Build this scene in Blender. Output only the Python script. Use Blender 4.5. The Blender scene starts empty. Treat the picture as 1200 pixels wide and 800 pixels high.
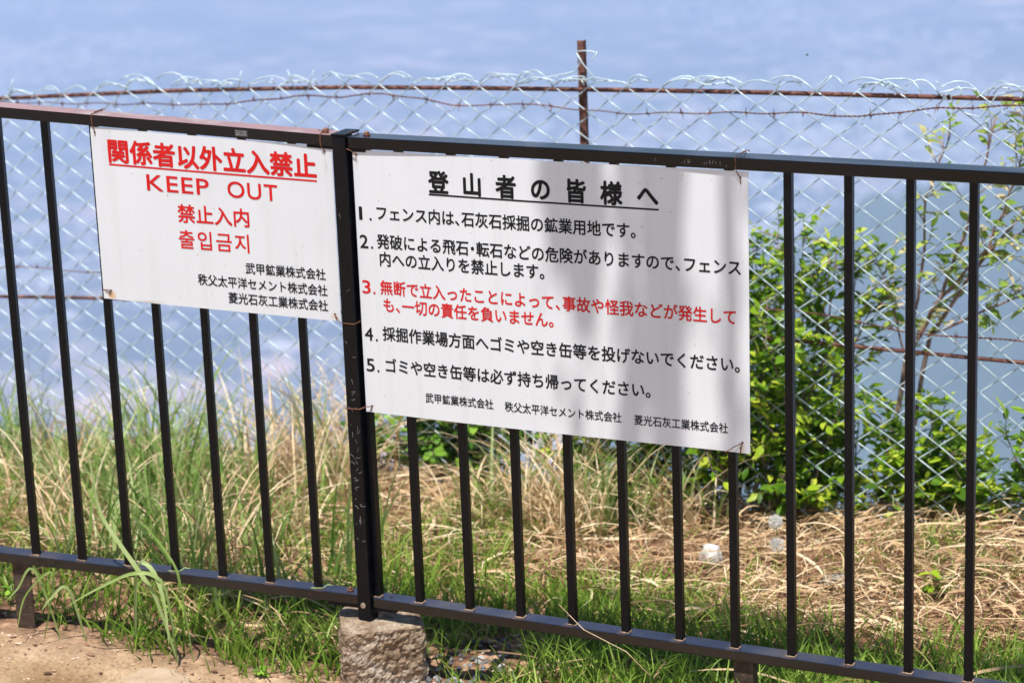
import bpy, bmesh, math, random
import numpy as np
from mathutils import Vector, Matrix, noise

random.seed(7)
rng = np.random.default_rng(11)
SC = bpy.context.scene
COL = SC.collection
PI = math.pi

# ------------------------------------------------------------------ camera
cam_d = bpy.data.cameras.new("camera")
cam = bpy.data.objects.new("camera", cam_d)
COL.objects.link(cam)
CAM = Vector((2.53472, -4.34778, 1.90962))
m = Matrix(((0.89927257, -0.08200591, 0.42963225),
            (0.43586797, 0.24985585, -0.86463354),
            (-0.03644107, 0.96480417, 0.26043226)))
cam.matrix_world = Matrix.Translation(CAM) @ m.to_4x4()
cam_d.sensor_width = 36
cam_d.lens = 86.914
cam_d.clip_start = 0.05
cam_d.clip_end = 80000
cam_d.dof.use_dof = True
cam_d.dof.focus_distance = 5.0
cam_d.dof.aperture_fstop = 4.0
cam_d.dof.aperture_blades = 7
SC.camera = cam

# ------------------------------------------------------------------ sky and sun
SUN_DIR = Vector((0.015, -0.305, 0.952)).normalized()      # towards the sun
w = bpy.data.worlds.new("World")
SC.world = w
w.use_nodes = True
nt = w.node_tree
bg = nt.nodes['Background']
sky = nt.nodes.new('ShaderNodeTexSky')
sky.sky_type = 'NISHITA'
sky.sun_disc = False
sky.sun_elevation = math.asin(SUN_DIR.z)
sky.sun_rotation = math.atan2(SUN_DIR.x, SUN_DIR.y)
sky.altitude = 1200
nt.links.new(sky.outputs[0], bg.inputs[0])
bg.inputs[1].default_value = 0.10
sun_d = bpy.data.lights.new("sun", 'SUN')
sun_d.energy = 5.0
sun_d.angle = math.radians(0.53)
sun_d.color = (1.0, 0.965, 0.91)
sun = bpy.data.objects.new("sun", sun_d)
sun.rotation_euler = SUN_DIR.to_track_quat('Z', 'Y').to_euler()
sun.location = (0, -3, 12)
COL.objects.link(sun)

SC.view_settings.view_transform = 'Standard'
SC.view_settings.look = 'None'
SC.view_settings.gamma = 1
SC.view_settings.exposure = 0.43
SC.cycles.use_denoising = True
SC.cycles.max_bounces = 8
SC.cycles.transparent_max_bounces = 8
SC.cycles.volume_bounces = 1

# ------------------------------------------------------------------ helpers
def tag(o, label=None, cat=None, group=None, kind=None):
    if label: o['label'] = label
    if cat: o['category'] = cat
    if group: o['group'] = group
    if kind: o['kind'] = kind
    return o

def empty(name, loc, label, cat, group=None):
    o = bpy.data.objects.new(name, None)
    o.empty_display_size = 0.05
    o.location = loc
    COL.objects.link(o)
    return tag(o, label, cat, group)

def link(name, me, mat=None, parent=None):
    """link a mesh given in world coordinates; a parent must be unrotated"""
    if mat is not None and not me.materials:
        me.materials.append(mat)
    o = bpy.data.objects.new(name, me)
    if parent is not None:
        o.parent = parent
        base = Vector((0, 0, 0)); p = parent
        while p is not None:
            base += p.location; p = p.parent
        me.transform(Matrix.Translation(-base))
    COL.objects.link(o)
    return o

class MB:
    def __init__(s): s.v = []; s.f = []
    def add(s, vs, fs):
        b = len(s.v); s.v += [tuple(q) for q in vs]
        s.f += [tuple(i + b for i in q) for q in fs]
    def box(s, lo, hi, fn=None):
        x0, y0, z0 = lo; x1, y1, z1 = hi
        vs = [(x0,y0,z0),(x1,y0,z0),(x1,y1,z0),(x0,y1,z0),(x0,y0,z1),(x1,y0,z1),(x1,y1,z1),(x0,y1,z1)]
        if fn: vs = [fn(*q) for q in vs]
        s.add(vs, [(0,3,2,1),(4,5,6,7),(0,1,5,4),(1,2,6,5),(2,3,7,6),(3,0,4,7)])
    def tube(s, pts, r, n=6, cap=True):
        pts = [Vector(q) for q in pts]
        rs = r if isinstance(r, (list, tuple)) else [r] * len(pts)
        ref = Vector((0.31, 0.22, 0.92)).normalized()
        vs = []; L = len(pts); u = None
        for i, q in enumerate(pts):
            t = (pts[min(i+1, L-1)] - pts[max(i-1, 0)])
            t = t.normalized() if t.length > 1e-9 else Vector((0, 0, 1))
            if u is None:
                u = t.cross(ref)
                if u.length < 1e-3: u = t.cross(Vector((1, 0, 0)))
            u = (u - t * u.dot(t)).normalized()
            v = t.cross(u)
            for k in range(n):
                a = 2 * PI * k / n
                vs.append(q + (u * math.cos(a) + v * math.sin(a)) * rs[i])
        fs = []
        for i in range(L - 1):
            for k in range(n):
                a = i*n + k; b = i*n + (k+1) % n
                fs.append((a, b, b + n, a + n))
        if cap:
            fs.append(tuple(range(n))[::-1]); fs.append(tuple((L-1)*n + k for k in range(n)))
        s.add(vs, fs)
    def mesh(s, name, smooth=False):
        me = bpy.data.meshes.new(name)
        me.from_pydata(s.v, [], s.f); me.update()
        if smooth:
            me.polygons.foreach_set('use_smooth', [True] * len(me.polygons))
        return me
    def build(s, name, mat, parent=None, smooth=False, bevel=0):
        me = s.mesh(name, smooth)
        if bevel:
            bm = bmesh.new(); bm.from_mesh(me)
            bmesh.ops.bevel(bm, geom=[e for e in bm.edges if e.is_manifold], offset=bevel, segments=2, profile=0.6, affect='EDGES', clamp_overlap=True)
            bm.to_mesh(me); bm.free()
        return link(name, me, mat, parent)

def ribbons(name, P, W, S, tint, mat, parent=None, fold=0.0):
    """P (N,K,3) centre lines, W (N,K) half widths, S (N,3) or (N,K,3) side vectors, tint (N,)"""
    N, K, _ = P.shape
    if S.ndim == 2: S = np.repeat(S[:, None, :], K, 1)
    A = P - S * W[:, :, None]; B = P + S * W[:, :, None]
    V = np.stack([A, B], 2).reshape(-1, 3)
    base = (np.arange(N) * K * 2)[:, None]
    seg = (np.arange(K - 1) * 2)[None, :]
    i = base + seg
    F = np.stack([i, i + 1, i + 3, i + 2], 2).reshape(-1, 4)
    me = bpy.data.meshes.new(name)
    me.vertices.add(len(V)); me.vertices.foreach_set('co', V.astype(np.float32).ravel())
    me.loops.add(F.size); me.loops.foreach_set('vertex_index', F.astype(np.int32).ravel())
    me.polygons.add(len(F))
    me.polygons.foreach_set('loop_start', (np.arange(len(F)) * 4).astype(np.int32))
    me.polygons.foreach_set('loop_total', np.full(len(F), 4, np.int32))
    me.polygons.foreach_set('use_smooth', np.ones(len(F), bool))
    at = me.attributes.new('tint', 'FLOAT', 'POINT')
    at.data.foreach_set('value', np.repeat(tint, K * 2).astype(np.float32))
    me.update(); me.validate()
    return link(name, me, mat, parent)

def smooth01(t):
    t = np.clip(t, 0, 1); return t * t * (3 - 2 * t)

# ------------------------------------------------------------------ materials
def new_mat(name):
    mt = bpy.data.materials.new(name); mt.use_nodes = True
    n = mt.node_tree.nodes; l = mt.node_tree.links
    return mt, n, l, n['Principled BSDF']

def ramp(n, stops):
    r = n.new('ShaderNodeValToRGB')
    e = r.color_ramp.elements
    while len(e) < len(stops): e.new(0.5)
    for i, (p, c) in enumerate(stops):
        e[i].position = p; e[i].color = (*c, 1)
    return r

def noise_mat(name, stops, scale=20, rough=0.7, bump=0.0, bscale=None, detail=6, metallic=0.0, spec=0.5, coord='Object'):
    mt, n, l, b = new_mat(name)
    tc = n.new('ShaderNodeTexCoord')
    ns = n.new('ShaderNodeTexNoise'); ns.inputs['Scale'].default_value = scale
    ns.inputs['Detail'].default_value = detail; ns.inputs['Roughness'].default_value = 0.6
    l.new(tc.outputs[coord], ns.inputs['Vector'])
    r = ramp(n, stops); l.new(ns.outputs['Fac'], r.inputs['Fac'])
    l.new(r.outputs['Color'], b.inputs['Base Color'])
    b.inputs['Roughness'].default_value = rough
    b.inputs['Metallic'].default_value = metallic
    b.inputs['Specular IOR Level'].default_value = spec
    if bump:
        n2 = n.new('ShaderNodeTexNoise'); n2.inputs['Scale'].default_value = bscale or scale * 3
        n2.inputs['Detail'].default_value = 8
        l.new(tc.outputs[coord], n2.inputs['Vector'])
        bp = n.new('ShaderNodeBump'); bp.inputs['Strength'].default_value = bump
        bp.inputs['Distance'].default_value = 0.004
        l.new(n2.outputs['Fac'], bp.inputs['Height']); l.new(bp.outputs['Normal'], b.inputs['Normal'])
    return mt

def tint_mat(name, stops, rough=0.5, trans=0.35, spec=0.18, leafnoise=30):
    """plant matter: colour by the per blade tint, a little noise along it, part translucent"""
    mt, n, l, b = new_mat(name)
    at = n.new('ShaderNodeAttribute'); at.attribute_name = 'tint'
    tc = n.new('ShaderNodeTexCoord')
    ns = n.new('ShaderNodeTexNoise'); ns.inputs['Scale'].default_value = leafnoise; ns.inputs['Detail'].default_value = 3
    l.new(tc.outputs['Object'], ns.inputs['Vector'])
    ma = n.new('ShaderNodeMath'); ma.operation = 'MULTIPLY_ADD'
    l.new(ns.outputs['Fac'], ma.inputs[0]); ma.inputs[1].default_value = 0.5
    sb = n.new('ShaderNodeMath'); sb.operation = 'ADD'; sb.inputs[1].default_value = -0.25
    l.new(at.outputs['Fac'], sb.inputs[0]); l.new(sb.outputs[0], ma.inputs[2])
    r = ramp(n, stops); l.new(ma.outputs[0], r.inputs['Fac'])
    l.new(r.outputs['Color'], b.inputs['Base Color'])
    b.inputs['Roughness'].default_value = rough; b.inputs['Specular IOR Level'].default_value = spec
    tr = n.new('ShaderNodeBsdfTranslucent'); l.new(r.outputs['Color'], tr.inputs['Color'])
    mx = n.new('ShaderNodeMixShader'); mx.inputs[0].default_value = trans
    l.new(b.outputs[0], mx.inputs[1]); l.new(tr.outputs[0], mx.inputs[2])
    l.new(mx.outputs[0], n['Material Output'].inputs['Surface'])
    return mt

def leaf_mat(name, stops, trans=0.4, rough=0.45):
    """leaves: colour by object, so that copies differ, and by position within joined foliage"""
    mt, n, l, b = new_mat(name)
    oi = n.new('ShaderNodeObjectInfo')
    at = n.new('ShaderNodeAttribute'); at.attribute_name = 'tint'
    ad = n.new('ShaderNodeMath'); ad.operation = 'ADD'
    l.new(oi.outputs['Random'], ad.inputs[0]); l.new(at.outputs['Fac'], ad.inputs[1])
    fr = n.new('ShaderNodeMath'); fr.operation = 'FRACT'; l.new(ad.outputs[0], fr.inputs[0])
    r = ramp(n, stops); l.new(fr.outputs[0], r.inputs['Fac'])
    l.new(r.outputs['Color'], b.inputs['Base Color'])
    b.inputs['Roughness'].default_value = rough; b.inputs['Specular IOR Level'].default_value = 0.25
    tr = n.new('ShaderNodeBsdfTranslucent'); l.new(r.outputs['Color'], tr.inputs['Color'])
    mx = n.new('ShaderNodeMixShader'); mx.inputs[0].default_value = trans
    l.new(b.outputs[0], mx.inputs[1]); l.new(tr.outputs[0], mx.inputs[2])
    l.new(mx.outputs[0], n['Material Output'].inputs['Surface'])
    return mt

BLACK = (0.006, 0.0062, 0.0075)
RUST = (0.16, 0.055, 0.025)

def paint_mat(name, top=None, rust_amount=0.62, period=None, x0=0.0, axis=None, rough=0.34, spec=0.2):
    """worn black paint: dust, chips and rust; optional top colour on the upward faces of the
    rail (sky reflection painted in, over pinkish primer on the left top one) and rust rings around the welded balusters"""
    mt, n, l, b = new_mat(name)
    tc = n.new('ShaderNodeTexCoord')
    n1 = n.new('ShaderNodeTexNoise'); n1.inputs['Scale'].default_value = 38; n1.inputs['Detail'].default_value = 8
    n1.inputs['Roughness'].default_value = 0.7
    l.new(tc.outputs['Object'], n1.inputs['Vector'])
    r1 = ramp(n, [(0.35, (0.001, 0.0013, 0.003)), (0.60, (0.002, 0.0026, 0.005)), (0.80, (0.014, 0.015, 0.018))])
    l.new(n1.outputs['Fac'], r1.inputs['Fac'])
    n2 = n.new('ShaderNodeTexNoise'); n2.inputs['Scale'].default_value = 95; n2.inputs['Detail'].default_value = 10
    n2.inputs['Roughness'].default_value = 0.75
    l.new(tc.outputs['Object'], n2.inputs['Vector'])
    r2 = ramp(n, [(rust_amount, (0, 0, 0)), (rust_amount + 0.03, (1, 1, 1))])
    l.new(n2.outputs['Fac'], r2.inputs['Fac'])
    mx = n.new('ShaderNodeMix'); mx.data_type = 'RGBA'
    l.new(r2.outputs['Color'], mx.inputs[0]); l.new(r1.outputs['Color'], mx.inputs[6]); mx.inputs[7].default_value = (*RUST, 1)
    col = mx.outputs[2]
    if period is not None:
        # rust and dust rings round each weld along the rail
        dp = n.new('ShaderNodeVectorMath'); dp.operation = 'DOT_PRODUCT'; dp.inputs[1].default_value = axis
        l.new(tc.outputs['Object'], dp.inputs[0])
        wn = n.new('ShaderNodeMath'); wn.operation = 'MULTIPLY_ADD'; wn.inputs[1].default_value = 0.022
        l.new(n1.outputs['Fac'], wn.inputs[0]); l.new(dp.outputs['Value'], wn.inputs[2])
        sb = n.new('ShaderNodeMath'); sb.operation = 'SUBTRACT'; sb.inputs[1].default_value = x0 + 0.011
        l.new(wn.outputs[0], sb.inputs[0])
        pp = n.new('ShaderNodeMath'); pp.operation = 'PINGPONG'; pp.inputs[1].default_value = period / 2
        l.new(sb.outputs[0], pp.inputs[0])
        mr = n.new('ShaderNodeMapRange'); mr.inputs[1].default_value = 0.0085; mr.inputs[2].default_value = 0.0145
        mr.inputs[3].default_value = 0.45; mr.inputs[4].default_value = 0.0
        l.new(pp.outputs[0], mr.inputs[0])
        ge = n.new('ShaderNodeNewGeometry'); sx = n.new('ShaderNodeSeparateXYZ'); l.new(ge.outputs['Normal'], sx.inputs[0])
        up = n.new('ShaderNodeMath'); up.operation = 'MULTIPLY'; up.use_clamp = True
        l.new(sx.outputs['Z'], up.inputs[0]); l.new(mr.outputs[0], up.inputs[1])
        m3 = n.new('ShaderNodeMix'); m3.data_type = 'RGBA'
        l.new(up.outputs[0], m3.inputs[0]); l.new(col, m3.inputs[6]); m3.inputs[7].default_value = (0.20, 0.115, 0.06, 1)
        col = m3.outputs[2]
    if top is not None:  # sky reflection put into the colour of upward faces
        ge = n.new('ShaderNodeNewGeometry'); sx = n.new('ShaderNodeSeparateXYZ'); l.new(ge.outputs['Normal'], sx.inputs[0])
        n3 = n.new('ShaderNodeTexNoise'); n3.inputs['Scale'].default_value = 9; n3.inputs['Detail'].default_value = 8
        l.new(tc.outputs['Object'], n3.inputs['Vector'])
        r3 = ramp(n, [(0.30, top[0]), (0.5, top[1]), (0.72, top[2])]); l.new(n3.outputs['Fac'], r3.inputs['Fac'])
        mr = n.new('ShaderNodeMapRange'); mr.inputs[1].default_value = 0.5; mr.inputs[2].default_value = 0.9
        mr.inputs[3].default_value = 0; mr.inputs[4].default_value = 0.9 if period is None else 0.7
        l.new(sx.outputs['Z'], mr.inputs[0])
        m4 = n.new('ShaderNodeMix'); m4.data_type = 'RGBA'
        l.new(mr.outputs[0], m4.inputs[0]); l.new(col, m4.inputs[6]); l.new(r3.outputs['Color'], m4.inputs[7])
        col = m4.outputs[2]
    l.new(col, b.inputs['Base Color'])
    b.inputs['Roughness'].default_value = rough
    b.inputs['Specular IOR Level'].default_value = spec
    bp = n.new('ShaderNodeBump'); bp.inputs['Strength'].default_value = 0.10; bp.inputs['Distance'].default_value = 0.001
    l.new(n2.outputs['Fac'], bp.inputs['Height']); l.new(bp.outputs['Normal'], b.inputs['Normal'])
    return mt

# panel frames: right panel runs along +X from the post, left panel bends back by th and climbs
D = 0.12
DL = 0.1076205
TH = -0.2540015
SLOPE = 0.08364798
ZL = 0.0025
H = 0.98285
LDIR = Vector((-math.cos(TH), math.sin(TH), 0))
LNRM = Vector((math.sin(TH), math.cos(TH), 0))
def RP(s, y, z): return (s, y, z)
def LP(s, y, z):
    p = LDIR * s + LNRM * y
    return (p.x, p.y, z + ZL + SLOPE * s)
def LPm(s, y, z): return LP(s, y, z)

M_BAR = paint_mat("worn_black_bar_paint", rust_amount=0.66)
M_TOPR = paint_mat("right_top_rail_paint", top=((0.02, 0.022, 0.035), (0.03, 0.032, 0.050), (0.075, 0.07, 0.085)), rust_amount=0.7, rough=0.20, spec=0.32)  # bluish top tones are painted sky reflection
M_TOPL = paint_mat("left_top_rail_paint_pinkish", top=((0.40, 0.23, 0.21), (0.33, 0.18, 0.165), (0.46, 0.38, 0.34)), rust_amount=0.7, rough=0.25, spec=0.4)  # pinkish primer, its colour lightened to carry the sky's reflection
M_BOTR = paint_mat("right_bottom_rail_paint", top=((0.018, 0.021, 0.045), (0.032, 0.036, 0.07), (0.08, 0.07, 0.08)), spec=0.6, rust_amount=0.66, period=D, x0=0.008, axis=(1, 0, 0), rough=0.26)  # bluish sky glint painted into the top colour
M_BOTL = paint_mat("left_bottom_rail_paint", top=((0.018, 0.021, 0.045), (0.034, 0.037, 0.065), (0.10, 0.08, 0.07)), spec=0.6, rust_amount=0.62, period=DL, x0=-0.008, axis=tuple(LDIR), rough=0.26)  # top tones paint in the same bluish glint of sky
M_POST = paint_mat("post_paint", rust_amount=0.655)
M_RUSTY = noise_mat("rusty_steel", [(0.3, (0.02, 0.012, 0.008)), (0.5, (0.055, 0.032, 0.019)), (0.7, (0.11, 0.066, 0.042))], 60, 0.8, 0.4)
M_TIE = noise_mat("rusty_tie_wire", [(0.35, (0.06, 0.022, 0.013)), (0.55, (0.20, 0.07, 0.035)), (0.72, (0.36, 0.16, 0.08))], 90, 0.75, 0.2)
M_BOLT = noise_mat("rusty_bolt_steel", [(0.35, (0.08, 0.035, 0.02)), (0.55, (0.25, 0.10, 0.05)), (0.7, (0.35, 0.28, 0.25))], 200, 0.55, 0.3, metallic=0.3)
M_GALV = noise_mat("galvanised_wire", [(0.3, (0.38, 0.48, 0.50)), (0.7, (0.68, 0.80, 0.84))], 25, 0.38, 0, metallic=0.15)
M_OLDPOST = noise_mat("rusty_post_steel", [(0.3, (0.045, 0.016, 0.012)), (0.5, (0.13, 0.045, 0.03)), (0.68, (0.26, 0.12, 0.08))], 45, 0.8, 0.5)
M_CONC = None

# ------------------------------------------------------------------ ground
def gz(x, y):
    x = np.asarray(x, float); y = np.asarray(y, float)
    z = -0.19 + 0.10 * smooth01(-x / 0.9) * (1 - smooth01((y + 0.05) / 0.9)) + 0.025 * smooth01((x - 0.3) / 0.8)
    z = z + 0.015 * np.sin(2.1 * x + 0.5) * np.cos(1.7 * y) + 0.006 * np.sin(7 * x + 3 * y) * np.sin(5.3 * y - 2 * x)
    z = z - 0.05 * smooth01((y - 0.5) / 0.7) * smooth01((-0.3 - x) / 1.0) + 0.04 * smooth01((y - 0.5) / 0.7) * smooth01((x - 0.4) / 0.8)
    edge = 1.33 + 0.05 * np.sin(3.1 * x) + 0.04 * np.sin(7.3 * x + 1)
    z = z - 0.85 * np.maximum(y - edge, 0)
    z = z - 0.6 * np.maximum(-15 - y, 0) - 0.6 * np.maximum(np.abs(x) - 40, 0)
    return np.maximum(z, -903.0)

def spread(lo, hi, step, far_lo, far_hi, g=1.25):
    c = list(np.arange(lo, hi + 1e-9, step))
    s = step; v = hi
    while v < far_hi: s *= g; v += s; c.append(min(v, far_hi))
    s = step; v = lo; left = []
    while v > far_lo: s *= g; v -= s; left.append(max(v, far_lo))
    return np.array(left[::-1] + c)

def gnoise(x, y):
    return 0.010 * noise.fractal(Vector((x * 9, y * 9, 0)), 0.8, 2.1, 4) + 0.006 * noise.noise(Vector((x * 38, y * 38, 3)))

xs = spread(-2.3, 2.3, 0.02, -1600, 1600)
ys = spread(-0.9, 1.7, 0.02, -1600, 1150)
X, Y = np.meshgrid(xs, ys)
Z = gz(X, Y)
dens = (np.abs(X) < 2.4) & (Y > -1) & (Y < 1.8)
ii = np.argwhere(dens)
for a, b2 in ii:
    Z[a, b2] += gnoise(X[a, b2], Y[a, b2])
nx = len(xs); ny = len(ys)
V = np.stack([X, Y, Z], 2).reshape(-1, 3)
idx = (np.arange(ny - 1)[:, None] * nx + np.arange(nx - 1)[None, :]).ravel()
F = np.stack([idx, idx + 1, idx + nx + 1, idx + nx], 1)
me = bpy.data.meshes.new("ground"); me.from_pydata(V.tolist(), [], F.tolist()); me.update()
me.polygons.foreach_set('use_smooth', [True] * len(me.polygons))

def ground_material():
    mt, n, l, b = new_mat("bare_earth_path")
    tc = n.new('ShaderNodeTexCoord')
    n1 = n.new('ShaderNodeTexNoise'); n1.inputs['Scale'].default_value = 3.2; n1.inputs['Detail'].default_value = 8
    n1.inputs['Roughness'].default_value = 0.62; l.new(tc.outputs['Object'], n1.inputs['Vector'])
    r1 = ramp(n, [(0.3, (0.27, 0.165, 0.085)), (0.5, (0.47, 0.33, 0.20)), (0.7, (0.64, 0.49, 0.33))])
    l.new(n1.outputs['Fac'], r1.inputs['Fac'])
    n2 = n.new('ShaderNodeTexNoise'); n2.inputs['Scale'].default_value = 90; n2.inputs['Detail'].default_value = 8
    n2.inputs['Roughness'].default_value = 0.75; l.new(tc.outputs['Object'], n2.inputs['Vector'])
    r2 = ramp(n, [(0.3, (0.45, 0.42, 0.4)), (0.5, (0.95, 0.95, 0.95)), (0.75, (1.25, 1.22, 1.2))])
    l.new(n2.outputs['Fac'], r2.inputs['Fac'])
    mu = n.new('ShaderNodeMix'); mu.data_type = 'RGBA'; mu.blend_type = 'MULTIPLY'; mu.inputs[0].default_value = 1
    l.new(r1.outputs['Color'], mu.inputs[6]); l.new(r2.outputs['Color'], mu.inputs[7])
    # reddish leaf mould behind the railing and on the slope
    sp = n.new('ShaderNodeSeparateXYZ'); l.new(tc.outputs['Object'], sp.inputs[0])
    xm = n.new('ShaderNodeMath'); xm.operation = 'MINIMUM'; xm.inputs[1].default_value = 0.0; l.new(sp.outputs['X'], xm.inputs[0])
    yf = n.new('ShaderNodeMath'); yf.operation = 'MULTIPLY_ADD'; yf.inputs[1].default_value = -0.26
    l.new(xm.outputs[0], yf.inputs[0]); l.new(sp.outputs['Y'], yf.inputs[2])
    yn = n.new('ShaderNodeMath'); yn.operation = 'MULTIPLY_ADD'; yn.inputs[1].default_value = 0.25
    l.new(n1.outputs['Fac'], yn.inputs[0]); l.new(yf.outputs[0], yn.inputs[2])
    mr = n.new('ShaderNodeMapRange'); mr.inputs[1].default_value = -0.03; mr.inputs[2].default_value = 0.17
    l.new(yn.outputs[0], mr.inputs[0])
    n3 = n.new('ShaderNodeTexNoise'); n3.inputs['Scale'].default_value = 26; n3.inputs['Detail'].default_value = 6
    l.new(tc.outputs['Object'], n3.inputs['Vector'])
    r3 = ramp(n, [(0.32, (0.05, 0.028, 0.018)), (0.5, (0.20, 0.10, 0.06)), (0.68, (0.46, 0.29, 0.18))])
    l.new(n3.outputs['Fac'], r3.inputs['Fac'])
    mx = n.new('ShaderNodeMix'); mx.data_type = 'RGBA'
    l.new(mr.outputs[0], mx.inputs[0]); l.new(mu.outputs[2], mx.inputs[6]); l.new(r3.outputs['Color'], mx.inputs[7])
    l.new(mx.outputs[2], b.inputs['Base Color'])
    b.inputs['Roughness'].default_value = 0.95; b.inputs['Specular IOR Level'].default_value = 0.15
    bp = n.new('ShaderNodeBump'); bp.inputs['Strength'].default_value = 0.8; bp.inputs['Distance'].default_value = 0.006
    l.new(n2.outputs['Fac'], bp.inputs['Height']); l.new(bp.outputs['Normal'], b.inputs['Normal'])
    return mt
tag(link("ground", me, ground_material()), kind='structure')

# valley far below: fields, woods and town blocks
def valley_material():
    mt, n, l, b = new_mat("valley_fields_and_town")
    tc = n.new('ShaderNodeTexCoord')
    n1 = n.new('ShaderNodeTexNoise'); n1.inputs['Scale'].default_value = 0.0022; n1.inputs['Detail'].default_value = 9
    n1.inputs['Roughness'].default_value = 0.72; l.new(tc.outputs['Object'], n1.inputs['Vector'])
    r1 = ramp(n, [(0.36, (0.04, 0.065, 0.06)), (0.45, (0.11, 0.125, 0.125)), (0.55, (0.29, 0.24, 0.23)), (0.68, (0.66, 0.52, 0.49))])
    l.new(n1.outputs['Fac'], r1.inputs['Fac'])
    vo = n.new('ShaderNodeTexVoronoi'); vo.inputs['Scale'].default_value = 0.011
    l.new(tc.outputs['Object'], vo.inputs['Vector'])
    r2 = ramp(n, [(0.15, (0.35, 0.42, 0.38)), (0.5, (0.8, 0.85, 0.85)), (0.88, (2.4, 2.0, 1.85))])
    sc = n.new('ShaderNodeSeparateColor'); l.new(vo.outputs['Color'], sc.inputs[0]); l.new(sc.outputs[0], r2.inputs['Fac'])
    mu = n.new('ShaderNodeMix'); mu.data_type = 'RGBA'; mu.blend_type = 'MULTIPLY'; mu.inputs[0].default_value = 0.85
    l.new(r1.outputs['Color'], mu.inputs[6]); l.new(r2.outputs['Color'], mu.inputs[7])
    l.new(mu.outputs[2], b.inputs['Base Color']); b.inputs['Roughness'].default_value = 0.9
    b.inputs['Specular IOR Level'].default_value = 0.1
    return mt
mb = MB()
g = np.linspace(-25000, 25000, 41)
for j in range(40):
    for i in range(40):
        mb.add([(g[i], g[j], -900), (g[i+1], g[j], -900), (g[i+1], g[j+1], -900), (g[i], g[j+1], -900)], [(0, 1, 2, 3)])
me = mb.mesh("valley_floor")
bm = bmesh.new(); bm.from_mesh(me); bmesh.ops.remove_doubles(bm, verts=bm.verts, dist=0.01); bm.to_mesh(me); bm.free()
tag(link("valley_floor", me, valley_material()), kind='structure')

# wooded spur of the mountain reaching into the valley at the right
def hill(name, cx, cy, rx, ry, h, seed):
    N = 70; mb = MB()
    g2 = np.linspace(-1, 1, N + 1)
    vs = []
    for v in g2:
        for u in g2:
            q = math.hypot(u, v); e = max(0, 1 - q * q) ** 1.4
            nz = noise.fractal(Vector((u * 2.2 + seed, v * 2.2, 0)), 0.9, 2.1, 5)
            vs.append((cx + u * rx, cy + v * ry, -901.5 + h * e * (1 + 0.55 * nz)))
    fs = [(j * (N + 1) + i, j * (N + 1) + i + 1, (j + 1) * (N + 1) + i + 1, (j + 1) * (N + 1) + i) for j in range(N) for i in range(N)]
    mb.add(vs, fs)
    return tag(mb.build(name, M_FOREST, None, smooth=True), kind='structure')
M_FOREST = noise_mat("forest_canopy", [(0.3, (0.02, 0.045, 0.02)), (0.6, (0.05, 0.09, 0.035)), (0.75, (0.10, 0.13, 0.06))], 0.02, 0.95)
hill("hill", -560, 2700, 620, 1100, 420, 2.0)
hill("hill", -250, 1900, 420, 500, 260, 9.0)

def town():
    mb = MB(); r = random.Random(5)
    for c in range(64):
        d = r.uniform(2900, 10500); a = math.radians(r.uniform(98, 137))
        cx, cy = d * math.cos(a) + 2.5, d * math.sin(a)
        for k in range(r.randint(50, 130)):
            x = cx + r.gauss(0, 190); y = cy + r.gauss(0, 190)
            wx, wy, h = r.uniform(10, 34), r.uniform(10, 28), r.uniform(5, 12)
            if r.random() < 0.06: wx *= 3; wy *= 2.5
            an = r.uniform(-0.3, 0.3); ca, sa = math.cos(an), math.sin(an)
            mb.box((-wx/2, -wy/2, -901), (wx/2, wy/2, -900 + h), lambda u, v, q: (x + u*ca - v*sa, y + u*sa + v*ca, q))
            # ridge roof
            t = -900 + h
            P = [(-wx/2, -wy/2, t), (wx/2, -wy/2, t), (wx/2, wy/2, t), (-wx/2, wy/2, t), (-wx/2, 0, t + 2.5), (wx/2, 0, t + 2.5)]
            P = [(x + u*ca - v*sa, y + u*sa + v*ca, q + 0.05) for u, v, q in P]
            mb.add(P, [(0, 1, 5, 4), (2, 3, 4, 5), (0, 4, 3), (1, 2, 5)])
    return mb.build("distant_town", noise_mat("town_walls_and_roofs", [(0.35, (0.25, 0.25, 0.28)), (0.5, (0.6, 0.55, 0.52)), (0.62, (0.85, 0.82, 0.8))], 0.02, 0.6))
tag(town(), "hazy town of tiny pale houses far below in the valley", "town", kind='stuff')

# ------------------------------------------------------------------ the black railing
rail = empty("metal_railing", (-0.005, -0.005, -0.05), "black painted metal railing of upright bars carrying both white signs, bent at its middle post", "railing")
# top rails
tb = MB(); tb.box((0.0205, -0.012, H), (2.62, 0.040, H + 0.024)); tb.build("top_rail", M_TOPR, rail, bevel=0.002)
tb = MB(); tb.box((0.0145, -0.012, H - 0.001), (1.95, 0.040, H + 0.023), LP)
o = tb.build("top_rail", M_TOPL, rail, bevel=0.002); o['label'] = "left top rail with pale pinkish upper face"
# bottom rails
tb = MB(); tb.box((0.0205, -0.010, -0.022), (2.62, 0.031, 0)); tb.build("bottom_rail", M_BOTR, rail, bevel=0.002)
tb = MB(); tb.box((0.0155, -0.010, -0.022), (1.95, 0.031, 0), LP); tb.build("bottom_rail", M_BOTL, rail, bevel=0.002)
# balusters
for k in range(1, 22):
    s = D * k
    tb = MB(); tb.box((s, 0, 0.0), (s + 0.016, 0.016, H)); tb.build("baluster", M_BAR, rail, bevel=0.0012)
for k in range(1, 18):
    s = 0.1168 + DL * (k - 1)
    tb = MB(); tb.box((s - 0.016, 0, 0.0), (s, 0.016, H - 0.001), LP); tb.build("baluster", M_BAR, rail, bevel=0.0012)
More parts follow.
